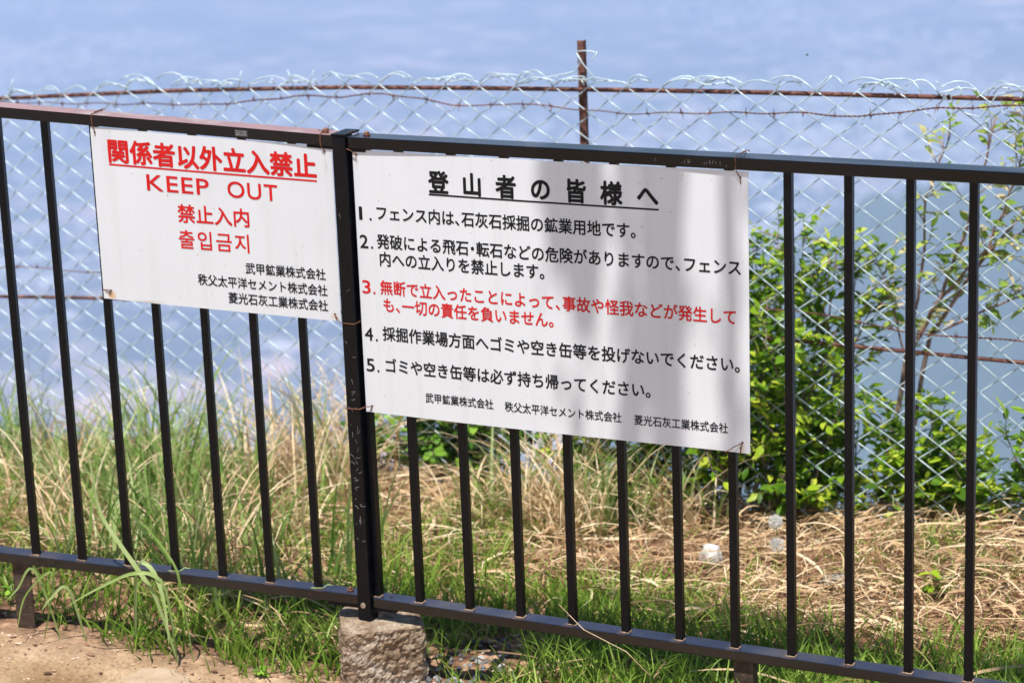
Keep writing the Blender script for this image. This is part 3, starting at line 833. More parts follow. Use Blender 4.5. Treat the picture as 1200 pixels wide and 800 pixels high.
# ------------------------------------------------------------------ chain-link fence on the edge
FY = 1.24
def top_z(x): return float(np.interp(x, [-3, -1.83, -1.25, -0.71, -0.31, 0.0, 0.36, 0.69, 1.10, 2.5], [0.72, 0.802, 0.847, 0.877, 0.890, 0.898, 0.907, 0.912, 0.918, 0.925]))
def mid_z(x): return float(np.interp(x, [-3, -1.89, -1.5, 0.47, 1.11, 2.5], [0.12, 0.220, 0.244, 0.293, 0.287, 0.27]))
cl = empty("chain_link_fence", (-0.02, FY, -0.2), "sagging galvanised chain-link fence with tangled top on rusty rails, behind the black railing", "fence")
for fz, lab in ((top_z, "thin rusty top rail of the wire fence"), (mid_z, "thin rusty middle rail of the wire fence")):
    mb = MB(); mb.tube([(x, FY + 0.008, fz(x)) for x in np.arange(-3.3, 3.2, 0.1)], 0.0058 if fz is top_z else 0.0050, 8)
    o = mb.build("rail", M_OLDPOST, cl, smooth=True); o['label'] = lab
def angle_post(x, y, z0, z1):
    mb = MB(); mb.box((x - 0.009, y, z0), (x + 0.009, y + 0.004, z1)); mb.box((x + 0.005, y + 0.0041, z0), (x + 0.009, y + 0.016, z1))
    return mb.build("post", M_OLDPOST, cl, bevel=0.0008)
angle_post(-0.028, FY + 0.016, -0.4, 1.019)
angle_post(1.95, FY + 0.016, -0.4, 1.02)
angle_post(-2.10, FY + 0.016, -0.5, 0.90)

CW, CH = 0.05, 0.036
def mesh_pt(cx, z, top):
    """drape: follow the top rail, with some slack"""
    dz = top_z(cx) - 0.905
    n1 = noise.noise(Vector((cx * 2.3, z * 2.3, 0.7)))
    n2 = noise.noise(Vector((cx * 2.1, z * 2.0, 5.7)))
    k = 1 + (0.02 if cx < -1 else 0.0)
    return Vector((cx + 0.016 * n1, FY - 0.001 + 0.012 * n2, z + dz * (1 - 0.45 * (0.905 - z)) + 0.010 * n1))
rw = random.Random(12)
ztop_rows = 26
wires = []
for k in range(-62, 62):
    xk = k * CW
    mb = MB(); pts = []
    nrow = 33
    for j in range(nrow + 1):
        z = 0.905 + 0.010 - (j * CH)
        odd = (j + k) % 2                       # touches the neighbour to the right on odd rows
        x = xk + (CW if odd else 0)
        nodep = mesh_pt(x, z, 0)
        if j > 0:
            prev = pts[-1]
            side = -1 if odd else 1             # down-right runs in front, down-left behind
            for f in (0.2, 0.5, 0.8):
                q = prev.lerp(nodep, f)
                q.y += side * 0.0046 * math.sin(PI * f) ** 0.7
                q.z += 0.0022 * math.sin(PI * f) * (1 if odd else -0.4)
                pts.append(q)
        pts.append(nodep)
    # loose end above the rail: loops over towards the right or left and hooks
    p0 = pts[0]; topz = p0.z
    h = rw.uniform(0.008, 0.028) + 0.014 * max(0, noise.noise(Vector((xk * 3, 0, 9))))
    if -2.1 < xk < -1.62: h *= 0.6
    dirn = 1 if rw.random() < 0.68 else -1
    reach = rw.uniform(0.055, 0.13) * dirn
    loop = []
    for t in (1.0, 0.85, 0.66, 0.48, 0.32, 0.18, 0.08):
        loop.append(Vector((p0.x + reach * t, p0.y + 0.008 * math.sin(5 * t + k), topz + h * math.sin(PI * min(1, t * 0.95)) ** 0.8 + 0.010 * t)))
    if rw.random() < 0.22:
        e = loop[0]; a = rw.uniform(0, 2 * PI); L = rw.uniform(0.010, 0.022)
        loop = [e + Vector((L * math.cos(a) * 1.0, -0.004, abs(L * math.sin(a)) + 0.003)), e + Vector((L * .5 * math.cos(a), -0.003, L * .6))] + loop
    pts = loop + pts
    mb.tube(pts, 0.00165, 6)
    mb.build("zigzag_wire", M_GALV, cl, smooth=True)
# stray strands bent over the top, and the tangle round the post
mb = MB()
for c in range(18):
    x = rw.uniform(-1.7, 1.35); zc = top_z(x) + 0.012
    L = rw.uniform(0.06, 0.15); h = rw.uniform(0.008, 0.036); ph = rw.uniform(-0.4, 0.4)
    pts = [Vector((x + L * (t - 0.5), FY - 0.006 + 0.010 * math.sin(6 * t + c), zc + h * math.sin(PI * t) + 0.006 * math.sin(9 * t + ph))) for t in np.linspace(0, 1, 11)]
    mb.tube(pts, 0.0016, 5)
for x, dx, dz in ((-0.86, -0.010, 0.026), (-0.80, 0.012, 0.024), (-1.02, 0.006, 0.026), (-1.18, 0.035, 0.010), (0.62, 0.02, 0.022), (0.80, 0.024, -0.012), (-1.78, 0.01, 0.03), (-1.86, 0.004, 0.045)):
    z = top_z(x) + 0.026; mb.tube([(x - dx, FY - 0.01, z - dz), (x, FY - 0.012, z), (x + dx, FY - 0.01, z + dz)], 0.0016, 5)
pp = [(-0.20, 0.905), (-0.15, 0.918), (-0.06, 0.938), (-0.035, 0.944), (-0.022, 0.965), (-0.030, 0.995), (-0.010, 0.997), (0.010, 0.996), (0.028, 0.992), (0.024, 0.996)]
mb.tube([(a, FY - 0.004, b) for a, b in pp], 0.0018, 5)
pp = [(0.028, 0.994), (0.012, 0.975), (0.014, 0.972)]
mb.tube([(a, FY - 0.006, b) for a, b in pp], 0.0016, 5)
pp = [(-0.028, 0.992), (-0.014, 0.968), (0.012, 0.938), (0.016, 0.930), (-0.01, 0.925), (-0.06, 0.926), (-0.065, 0.916)]
mb.tube([(a, FY - 0.008, b) for a, b in pp], 0.0018, 5)
pp = [(0.016, 0.932), (0.06, 0.926), (0.10, 0.922), (0.12, 0.912)]
mb.tube([(a, FY - 0.007, b) for a, b in pp], 0.0018, 5)
pp = [(0.90, 0.90), (0.925, 0.93), (0.948, 0.944), (0.956, 0.938), (0.952, 0.925), (0.93, 0.922), (0.935, 0.90), (0.97, 0.880), (1.0, 0.874), (1.02, 0.90), (1.04, 0.93), (1.12, 0.945)]
mb.tube([(a, FY - 0.008, b) for a, b in pp], 0.0019, 5)
tag(mb.build("loose_top_wires", M_GALV, cl, smooth=True), kind='stuff')

# barbed wires
def barbed(name, f, x0, x1, label, seed):
    r = random.Random(seed); mb = MB()
    xs_ = np.arange(x0, x1, 0.012)
    for ph in (0, PI):
        mb.tube([(x, FY - 0.010 + 0.0013 * math.cos(x * 260 + ph), f(x) + 0.0013 * math.sin(x * 260 + ph)) for x in xs_], 0.0013, 4)
    x = x0 + 0.04
    while x < x1:
        z = f(x)
        for q in range(4):
            a = r.uniform(0, 2 * PI); L = r.uniform(0.010, 0.018)
            mb.tube([(x + q * 0.0016, FY - 0.010, z), (x + q * 0.0016 + r.uniform(-.003, .003), FY - 0.010 + L * 0.5 * math.sin(a * 1.7), z + L * math.cos(a) * (1 if q % 2 else -1))], [0.0014, 0.0004], 4)
        mb.tube([(x - 0.003, FY - 0.010, z), (x + 0.007, FY - 0.010, z)], 0.0024, 5)
        x += r.uniform(0.07, 0.10)
    tag(mb.build(name, M_OLDPOST, None, smooth=True), label, "barbed wire")
def bw1(x):
    return top_z(x) - float(np.interp(x, [-3, -1.83, -1.40, -1.14, -0.98, -0.85, -0.71, -0.58, -0.38, -0.31, -0.2, -0.04, 0.09, 0.31, 0.58, 0.71, 0.79, 0.90, 1.1, 2.4],
                                      [.02, .008, .028, .038, .030, .018, .022, .012, .040, .044, .034, .046, .056, .050, .044, .050, .036, .024, .012, .03])) + 0.002 * math.sin(x * 37)
def bw2(x): return mid_z(x) + 0.07 + 0.018 * math.sin(x * 3.3 + 1.0) + 0.006 * math.sin(x * 13)
barbed("barbed_wire", bw1, -3.3, 3.1, "rusty barbed wire strung just below the top of the chain-link fence", 3)
barbed("barbed_wire", bw2, -3.3, 3.1, "rusty barbed wire strung at mid height of the chain-link fence", 4)

# ------------------------------------------------------------------ grasses
M_LAWN = tint_mat("short_green_grass", [(0.0, (0.05, 0.12, 0.01)), (0.35, (0.18, 0.32, 0.035)), (0.7, (0.38, 0.52, 0.09)), (0.90, (0.52, 0.50, 0.18)), (1.0, (0.66, 0.54, 0.32))], 0.4, 0.42)
M_TALL = tint_mat("tall_green_grass", [(0.0, (0.07, 0.16, 0.02)), (0.45, (0.28, 0.42, 0.10)), (1.0, (0.62, 0.70, 0.34))], 0.35, 0.45)
M_STRAW = tint_mat("dry_straw", [(0.0, (0.08, 0.038, 0.02)), (0.3, (0.36, 0.21, 0.11)), (0.6, (0.66, 0.46, 0.26)), (1.0, (0.90, 0.77, 0.53))], 0.5, 0.2)

def upright(n, x, y, hmin, hmax, wid, lean, K=5, z=None, droop=0.6, az=None):
    h = rng.uniform(hmin, hmax, n); a = rng.uniform(0, 2 * PI, n) if az is None else az
    L = lean * rng.uniform(0.3, 1.3, n); t = np.linspace(0, 1, K)[None, :]
    z0 = (gz(x, y) - 0.004) if z is None else z
    curve = t ** 2
    px_ = x[:, None] + np.cos(a)[:, None] * (h * L)[:, None] * (0.35 * t + 0.65 * curve)
    py_ = y[:, None] + np.sin(a)[:, None] * (h * L)[:, None] * (0.35 * t + 0.65 * curve)
    dr = np.minimum(L, 1.2)[:, None] * droop
    pz_ = z0[:, None] + h[:, None] * (t - 0.42 * dr * t ** 3)
    P = np.stack([px_, py_, pz_], 2)
    yaw = rng.uniform(0, PI, n)
    S = np.stack([np.cos(yaw), np.sin(yaw), np.zeros(n)], 1)
    W = (wid * rng.uniform(0.6, 1.3, n))[:, None] * (np.clip(1.02 - t ** 2.2, 0.03, 1))
    return P, W, S

def fence_y(x):     # plan line of the railing
    return np.where(x < 0, x * math.tan(0.2540015), 0.0)

# short grass: clumped
def clumped(n, x0, x1, y0, y1, keep):
    x = rng.uniform(x0, x1, n * 3); y = rng.uniform(y0, y1, n * 3)
    k = keep(x, y); m_ = rng.uniform(0, 1, n * 3) < k
    x, y = x[m_], y[m_]
    cl_ = np.sin(x * 31 + 3 * np.sin(y * 17)) * np.sin(y * 27 + 2 * np.sin(x * 19))
    m2 = rng.uniform(-0.7, 1, len(x)) < cl_ + 0.35
    return x[m2][:n], y[m2][:n]
def left_zone(x, y):      # the grassy part, on the left; straw lies right of it
    return (x < -0.10 - 0.45 * np.maximum(y, 0)) * 1.0
def lawn_keep(x, y):
    fy = fence_y(x)
    lz = left_zone(x, y)
    right = (1 - lz) * smooth01((y - np.minimum(fy, 0) + 0.15) / 0.06) * (1 - smooth01((y - 0.40 - 0.08 * np.sin(5 * x)) / 0.26))
    # right of the block: bare debris patch
    debris = smooth01(((x - 0.16) ** 2 / 0.022 + (y - 0.13) ** 2 / 0.03) - 0.6)
    left = (x <= 0.0) * np.maximum(lz, y < 0.12) * smooth01((y - fy + 0.01 + 0.06 * smooth01((x + 0.75) / 0.4) + 0.03 * np.sin(9 * x) + 0.02 * np.sin(23 * x)) / 0.08)
    left = left * (1 - 0.60 * smooth01((y - fy - 0.10) / 0.25))
    near = (x > -0.33) * (x < 0.0) * smooth01((y - fy + 0.10 + 0.02 * np.sin(40 * x)) / 0.07)
    blockfront = 1 - ((x > -0.045) & (x < 0.20) & (y < 0.02))
    return blockfront * np.clip(np.maximum(right * np.where(x < 0, y > 0, 1) * debris, np.maximum(left * 0.62, near * 0.9)), 0, 1)
x, y = clumped(30000, -2.2, 2.6, -0.45, 1.2, lawn_keep)
P, W_, S = upright(len(x), x, y, 0.03, 0.125, 0.0024, 0.8, K=6)
tint = rng.beta(2.0, 2.2, len(x)) * 0.9
tag(ribbons("lawn_grass", P, W_, S, tint, M_LAWN), "short green grass growing under and behind the black railing", "grass", kind='stuff')
# low creeping ground cover behind
x, y = clumped(13000, -1.9, 2.4, 0.1, 1.35, lambda x, y: 0.10 + 0.6 * (np.sin(6.1 * x + 2) * np.sin(7.3 * y + x) > 0.15))
P, W_, S = upright(len(x), x, y, 0.015, 0.085, 0.0024, 1.1, K=5)
tag(ribbons("low_weeds", P, W_, S, rng.beta(2, 2, len(x)) * 0.9, M_LAWN), "low green weeds creeping through the dry straw", "weeds", kind='stuff')

# straw mat, lying every way
def lying(n, x, y, lmin, lmax, wid, lift, K=7):
    L = rng.uniform(lmin, lmax, n) * rng.uniform(0.3, 1.0, n)
    a0 = rng.normal(0.35, 0.75, n) + (rng.uniform(0, 1, n) < 0.25) * rng.uniform(0, PI, n)
    cv = rng.normal(0, 0.75, n)
    t = np.linspace(0, 1, K)[None, :]
    a = a0[:, None] + cv[:, None] * (t - 0.5)
    ds = L[:, None] / (K - 1)
    a = a + np.cumsum((rng.uniform(0, 1, (n, K)) < 0.16) * rng.normal(0, 0.6, (n, K)), 1)
    px_ = x[:, None] + np.cumsum(np.cos(a) * ds, 1) - L[:, None] / 2 * np.cos(a0)[:, None]
    py_ = y[:, None] + np.cumsum(np.sin(a) * ds, 1) - L[:, None] / 2 * np.sin(a0)[:, None]
    arch = rng.uniform(0, 0.028, n)[:, None] * np.sin(PI * t) + rng.normal(0, 0.012, n)[:, None] * (t - .5)
    pz_ = gz(px_, np.minimum(py_, 1.34)) + rng.uniform(0.002, 1, n)[:, None] ** 2 * lift + arch
    P = np.stack([px_, py_, pz_], 2)
    S = np.stack([-np.sin(a), np.cos(a), rng.normal(0, 0.7, n)[:, None] + 0 * a], 2)
    S /= np.linalg.norm(S, axis=2, keepdims=True)
    W = (wid * rng.uniform(0.35, 1.0, n) * (1 + 1.6 * (rng.uniform(0, 1, n) < 0.10)))[:, None] * (1.05 - 0.8 * np.abs(2 * t - 1) ** 3)
    return P, W, S
def straw_keep(x, y):
    r_ = smooth01((y - np.where(left_zone(x, y) > 0, 0.02, 0.40) - 0.06 * np.sin(5 * x + 1)) / 0.22)
    cl_ = 0.5 + 0.5 * np.sin(x * 13 + 2 * np.sin(y * 9)) * np.sin(y * 15 + 2 * np.sin(x * 8 + 1))
    return np.clip((r_ * np.where(left_zone(x, y) > 0, 0.75, 1.0) + 0.06) * (0.25 + 0.95 * cl_), 0, 1)
n = 17000
x = rng.uniform(-2.2, 2.6, n * 4); y = rng.uniform(0.0, 1.36, n * 4)
m_ = rng.uniform(0, 1, n * 4) < straw_keep(x, y); x, y = x[m_][:n], y[m_][:n]
P, W_, S = lying(len(x), x, y, 0.03, 0.34, 0.0018, 0.055)
tag(ribbons("dry_straw_mat", P, W_, S, rng.beta(1.7, 1.7, len(x)), M_STRAW), "mat of tangled dry straw on the ground between railing and wire fence", "dry grass", kind='stuff')

# tall grasses behind the left panel and behind the rules sign
def tufts(cs, per, spread_, hmin, hmax, wid, lean, K=8, droop=0.9):
    X_ = []; Y_ = []; Hh = []
    P_, W2, S2 = [], [], []
    for (cx, cy, sc) in cs:
        n = int(per * sc)
        x = cx + rng.normal(0, spread_, n); y = cy + rng.normal(0, spread_, n); y = np.minimum(y, 1.38)
        P, W, S = upright(n, x, y, hmin * sc, hmax * sc, wid, lean, K=K, droop=droop)
        P_.append(P); W2.append(W); S2.append(S)
    return np.concatenate(P_), np.concatenate(W2), np.concatenate(S2)
cs = [(rng.uniform(-1.95, -0.25), rng.uniform(0.25, 1.25), rng.uniform(0.5, 1.1)) for _ in range(52)]
cs = [c for c in cs if left_zone(c[0], c[1]) > 0]
cs += [(rng.uniform(-0.25, 0.15), rng.uniform(0.95, 1.28), rng.uniform(0.7, 1.1)) for _ in range(10)]
cs += [(-1.0 + 0.1 * k, 0.15 + 0.02 * k, 0.5) for k in range(8)]
cs += [(rng.uniform(-2.0, -0.7), rng.uniform(0.6, 1.25), rng.uniform(1.0, 1.55)) for _ in range(24)]
P, W_, S = tufts(cs, 19, 0.038, 0.06, 0.34, 0.0040, 0.65)
tag(ribbons("tall_green_grass", P, W_, S, rng.beta(2, 2, len(P)), M_TALL), "tall green grass growing behind the left half of the railing", "grass", kind='stuff')
cs = [(rng.uniform(-1.75, -0.45), rng.uniform(0.25, 1.25), rng.uniform(0.5, 1.2)) for _ in range(30)]
cs = [c for c in cs if left_zone(c[0], c[1]) > 0]
cs += [(rng.uniform(-0.98, -0.66), rng.uniform(1.0, 1.25), rng.uniform(1.05, 1.35)) for _ in range(12)]
cs += [(rng.uniform(-0.30, 0.28), rng.uniform(0.90, 1.25), rng.uniform(0.7, 1.1)) for _ in range(24)]
P, W_, S = tufts(cs, 18, 0.04, 0.16, 0.40, 0.0027, 0.9, K=10, droop=1.1)
tag(ribbons("tall_dry_grass", P, W_, S, 0.45 + 0.55 * rng.beta(2, 2, len(P)), M_STRAW), "bleached dry grass stems standing behind the railing", "dry grass", kind='stuff')
cs = [(rng.uniform(-1.05, -0.30), rng.uniform(0.10, 0.6), rng.uniform(0.7, 1.25)) for _ in range(18)] + [(rng.uniform(0.0, 0.4), rng.uniform(0.95, 1.2), 1.0) for _ in range(7)] + [(-1.5, 0.4, 1), (-1.3, 0.3, .9)]
P, W_, S = tufts(cs, 11, 0.028, 0.14, 0.30, 0.0042, 0.45, K=9, droop=0.7)
tag(ribbons("broad_green_grass", P, W_, S, rng.beta(2, 2.4, len(P)), M_TALL), "broad-bladed green grass tufts close behind the railing", "grass", kind='stuff')
# bent broken stalks
cs = [(rng.uniform(-1.7, -0.5), rng.uniform(0.3, 1.2), 1.0) for _ in range(22)]
P, W_, S = tufts(cs, 2, 0.03, 0.30, 0.46, 0.0012, 0.35, K=6, droop=0.3)
tag(ribbons("thin_dead_stalks", P, W_, S, 0.15 * rng.uniform(0, 1, len(P)), M_STRAW), "thin brown dead stalks rising from the grass", "stalks", kind='stuff')

# leaf litter and grit on the earth
def bits(name, n, keep, smin, smax, stops, label, cat, yr=(-0.9, 1.3), flat=0.25):
    mb = MB(); r = random.Random(hash(cat) % 100 if False else len(name))
    k = 0
    while k < n:
        x = r.uniform(-1.3, 1.7); y = r.uniform(*yr)
        if not keep(x, y): continue
        s = r.uniform(smin, smax) * r.uniform(0.5, 1); a = r.uniform(0, 2 * PI)
        z = float(gz(x, y)) + gnoise(x, y) + s * flat * 0.5
        ca, sa = math.cos(a), math.sin(a); tx, ty = r.uniform(-.4, .4), r.uniform(-.4, .4)
        vs = []
        for (u, v, q) in ((-1, 0, 0), (-.3, -.62, 0), (.7, -.45, 0), (1, .1, 0), (.3, .6, 0), (-.6, .5, 0), (0, 0, 1), (0, 0, -1)):
            u *= r.uniform(.7, 1.2); v *= r.uniform(.7, 1.2)
            vs.append((x + s * (u*ca - v*sa), y + s * (u*sa + v*ca), z + s * (q * flat + u * tx * flat + v * ty * flat)))
        mb.add(vs, [(i, (i+1) % 6, 6) for i in range(6)] + [((i+1) % 6, i, 7) for i in range(6)])
        k += 1
    me = mb.mesh(name)
    at = me.attributes.new('tint', 'FLOAT', 'POINT')
    vals = np.repeat(np.random.default_rng(4).uniform(0, 1, n), 8); at.data.foreach_set('value', vals.astype(np.float32))
    o = link(name, me, tint_mat(name + "_material", stops, 0.85, 0.0, 0.2))
    return tag(o, label, cat, kind='stuff')
bits("grit", 5200, lambda x, y: y < float(fence_y(x)) + 0.05 or random.random() < 0.15, 0.0012, 0.0045,
     [(0, (0.20, 0.13, 0.08)), (0.5, (0.46, 0.32, 0.21)), (1, (0.62, 0.5, 0.38))], "small grit and crumbs of earth on the bare path", "grit", (-0.6, 0.6), 0.5)
bits("leaf_litter", 7500, lambda x, y: y > float(fence_y(x)) - 0.14 - 0.12 * random.random() ** 2, 0.004, 0.013,
     [(0, (0.08, 0.035, 0.02)), (0.4, (0.24, 0.12, 0.07)), (0.75, (0.45, 0.28, 0.18)), (1, (0.62, 0.47, 0.36))], "brown dead leaf litter under the railing", "leaf litter", (-0.45, 1.3), 0.16)

# bluish gravel right of the footing block
bits("gravel", 110, lambda x, y: (x - 0.17) ** 2 / 0.012 + (y - 0.12) ** 2 / 0.018 < 1, 0.006, 0.016,
     [(0, (0.05, 0.05, 0.055)), (0.6, (0.15, 0.15, 0.16)), (0.9, (0.28, 0.27, 0.27)), (1, (0.50, 0.49, 0.47))], "grey and white gravel scattered right of the footing block", "gravel", (-0.1, 0.3), 0.6)

# flat stone in the path
def stone(name, c, r, h, seed, mat, label, cat, sub=4, sq=(1, 1)):
    bm = bmesh.new(); bmesh.ops.create_icosphere(bm, subdivisions=sub, radius=1)
    for v in bm.verts:
        d = 1 + 0.22 * noise.noise(v.co * 1.7 + Vector((seed, 0, 0))) + 0.10 * noise.noise(v.co * 4 + Vector((0, seed, 0))) + 0.03 * noise.noise(v.co * 11)
        co = v.co * d
        v.co = Vector((co.x * r * sq[0], co.y * r * sq[1], max(-0.8, min(0.75, co.z)) * h))
    me = bpy.data.meshes.new(name); bm.to_mesh(me); bm.free()
    me.polygons.foreach_set('use_smooth', [True] * len(me.polygons))
    me.materials.append(mat)
    o = bpy.data.objects.new(name, me); o.location = c; COL.objects.link(o)
    return tag(o, label, cat)
M_SLAB = noise_mat("dusty_stone", [(0.3, (0.31, 0.215, 0.135)), (0.5, (0.40, 0.29, 0.19)), (0.7, (0.46, 0.36, 0.25))], 14, 0.9, 0.5, 70)
stone("flat_stone", (-0.41, -0.275, float(gz(-0.41, -0.275)) - 0.0055), 0.10, 0.013, 3.3, M_SLAB, "flat tan stone bedded in the bare earth path before the left panel", "stone", 5, (1.15, 0.8))
M_WHITE = noise_mat("pale_quartz_stone", [(0.3, (0.30, 0.28, 0.24)), (0.55, (0.62, 0.60, 0.56)), (0.7, (0.76, 0.74, 0.70))], 40, 0.95, 0.5, spec=0.1)
stone("white_stone", (0.458, 0.86, float(gz(0.458, 0.86)) + 0.034), 0.026, 0.036, 5.1, M_WHITE, "pale white stone standing up from the dry straw", "stone", 4, (1, 0.9))
M_GREY = noise_mat("grey_stone", [(0.3, (0.18, 0.16, 0.14)), (0.7, (0.40, 0.36, 0.32))], 40, 0.95, 0.4, spec=0.1)
stone("grey_stone", (0.80, 0.80, float(gz(0.80, 0.80)) + 0.010), 0.035, 0.02, 8.1, M_GREY, "flat grey stone half hidden in straw behind the right panel", "stone", 4, (1.3, 0.9))

# dandelion clocks
M_STEMD = noise_mat("dandelion_stem", [(0.3, (0.2, 0.26, 0.1)), (0.7, (0.35, 0.33, 0.18))], 60, 0.7)
M_FLUFF = noise_mat("dandelion_fluff", [(0.3, (0.6, 0.6, 0.58)), (0.7, (0.8, 0.8, 0.78))], 60, 0.9)
for (x, y, z, lb3) in ((0.56, 1.03, -0.105, "upper fluffy dandelion seed head beside a bar behind the right panel"), (0.60, 0.93, -0.125, "lower fluffy dandelion seed head beside a bar behind the right panel")):
    root = empty("dandelion", (x, y, float(gz(x, y))), lb3, "dandelion", "dandelion clocks in the straw")
    mb = MB(); mb.tube([(x, y, float(gz(x, y)) - 0.005), (x + 0.003, y, z - 0.02), (x + 0.001, y, z)], 0.0013, 6); mb.build("stem", M_STEMD, root, smooth=True)
    mb = MB(); r = random.Random(int(x * 100))
    for k in range(170):
        v = Vector((r.gauss(0, 1), r.gauss(0, 1), r.gauss(0, 1))).normalized(); R_ = 0.0145
        e = Vector((x, y, z)) + v * R_
        mb.tube([Vector((x, y, z)) + v * 0.002, e], 0.00025, 3)
        for q in range(5):
            u = Vector((r.gauss(0, 1), r.gauss(0, 1), r.gauss(0, 1))).normalized()
            mb.tube([e, e + (v * 0.5 + u * 0.7) * 0.0045], 0.00025, 3, cap=False)
    mb.build("seed_head", M_FLUFF, root)

# ------------------------------------------------------------------ shrubs
def leaf_mesh(name, L, wd, seed, mat, tint=0.0):
    r = random.Random(seed); mb = MB()
    cup = r.uniform(0.1, 0.3); droop = r.uniform(0.05, 0.35)
    prof = [(0.0, 0.03), (0.22, 0.72), (0.48, 1.0), (0.76, 0.62), (1.0, 0.02)]
    vs = []
    for t, w_ in prof:
        z = -droop * t * t * L; h = w_ * wd / 2
        vs += [(t * L, -h, z + cup * h), (t * L, 0, z), (t * L, h, z + cup * h)]
    fs = []
    for i in range(4):
        a = i * 3
        fs += [(a, a + 3, a + 4, a + 1), (a + 1, a + 4, a + 5, a + 2)]
    mb.add(vs, fs); me = mb.mesh(name, True)
    at = me.attributes.new('tint', 'FLOAT', 'POINT'); at.data.foreach_set('value', [tint] * len(vs))
    me.materials.append(mat)
    return me

def shrub(name, label, cat, base, stems, mat_leaf, mat_stem, leaf_len, leaf_w, twig_n, twig_len, leaves_per, keep_parts, seed, whorl=False, extra=None, droop=0.25, group=None):
    """stems: list of polylines (world) with start radius"""
    r = random.Random(seed)
    root = empty(name, base, label, cat, group)
    smb = MB(); spots = []
    for pts, rad in stems:
        pts = [Vector(q) for q in pts]
        fine = []
        for i in range(len(pts) - 1):
            for t in range(5):
                fine.append(pts[i].lerp(pts[i+1], t / 5) + Vector([r.uniform(-.004, .004) for _ in range(3)]))
        fine.append(pts[-1])
        smb2 = MB(); smb2.tube(fine, [rad * (1 - 0.75 * i / len(fine)) for i in range(len(fine))], 6)
        smb2.build("stem", mat_stem, root, smooth=True)
        for k in range(twig_n):
            t = 0.25 + 0.75 * (k + r.random()) / twig_n
            i = min(int(t * (len(fine) - 1)), len(fine) - 2); p = fine[i].lerp(fine[i+1], r.random())
            d0 = (fine[i+1] - fine[i]).normalized()
            d = (d0 * 0.5 + Vector((r.gauss(0, 1), r.gauss(0, 0.8), r.gauss(0.15, 0.7))).normalized()).normalized()
            L = twig_len * r.uniform(0.4, 1.1); tp = [p]
            for s_ in range(5):
                d = (d + Vector((r.gauss(0, .18), r.gauss(0, .18), r.gauss(0.05, .18)))).normalized()
                tp.append(tp[-1] + d * L / 5)
            smb.tube(tp, [0.0018, 0.0016, 0.0014, 0.0011, 0.0009, 0.0006], 4)
            for q in range(leaves_per):
                f = 0.15 + 0.85 * (q + 0.5 * r.random()) / leaves_per; j = min(int(f * 5), 4)
                pos = tp[j].lerp(tp[j+1], f * 5 - j)
                dd = (tp[j+1] - tp[j]).normalized()
                side = dd.cross(Vector((0, 0, 1)))
                if side.length < .01: side = Vector((1, 0, 0))
                side.normalize()
                ang = r.uniform(0.5, 1.2) * (1 if q % 2 else -1)
                ld = (dd * math.cos(ang) + side * math.sin(ang) + Vector((0, 0, r.uniform(-droop, 0.25)))).normalized()
                if q == leaves_per - 1: ld = dd
                spots.append((pos, ld, r.choice((0.45, 0.7, 0.9, 1.0, 1.25)) * r.uniform(0.85, 1.15)))
    tag(smb.build("twigs", mat_stem, root, smooth=True), kind='stuff')
    if extra: spots += extra
    # biggest and nearest leaves are single parts, the rest one foliage mesh
    spots.sort(key=lambda q: -(q[2] + 0.3 * (-(q[0] - CAM).length)))
    meshes = [leaf_mesh("leaf", leaf_len * r.uniform(.85, 1.15), leaf_w * r.uniform(.85, 1.15), seed * 10 + q, mat_leaf) for q in range(4)]
    base_v = Vector(base)
    def frame(ld, roll):
        x_ = ld; up = Vector((0, 0, 1)) if abs(ld.z) < .95 else Vector((1, 0, 0))
        y_ = up.cross(x_).normalized(); z_ = x_.cross(y_)
        c, s_ = math.cos(roll), math.sin(roll)
        y2 = y_ * c + z_ * s_; z2 = -y_ * s_ + z_ * c
        return Matrix((x_, y2, z2)).transposed()
    step = max(1, len(spots) // max(1, keep_parts)) if keep_parts else 10**9
    fo_v = []; fo_f = []; fo_t = []
    for i, (pos, ld, sc) in enumerate(spots):
        M3 = frame(ld, r.uniform(-0.9, 0.9)); me = meshes[i % 4]
        if i < keep_parts:
            o = bpy.data.objects.new("leaf", me); o.parent = root
            o.matrix_local = Matrix.Translation(pos - base_v) @ M3.to_4x4() @ Matrix.Scale(sc, 4)
            COL.objects.link(o)
        else:
            b = len(fo_v); tn = r.random()
            for v in me.vertices:
                fo_v.append(tuple(pos + M3 @ (v.co * sc))); fo_t.append(tn)
            fo_f += [tuple(k + b for k in p.vertices) for p in me.polygons]
    if fo_v:
        me = bpy.data.meshes.new("foliage"); me.from_pydata(fo_v, [], fo_f); me.update()
        me.polygons.foreach_set('use_smooth', [True] * len(me.polygons))
        at = me.attributes.new('tint', 'FLOAT', 'POINT'); at.data.foreach_set('value', fo_t)
        tag(link("foliage", me, mat_leaf, root), kind='stuff')
    return root

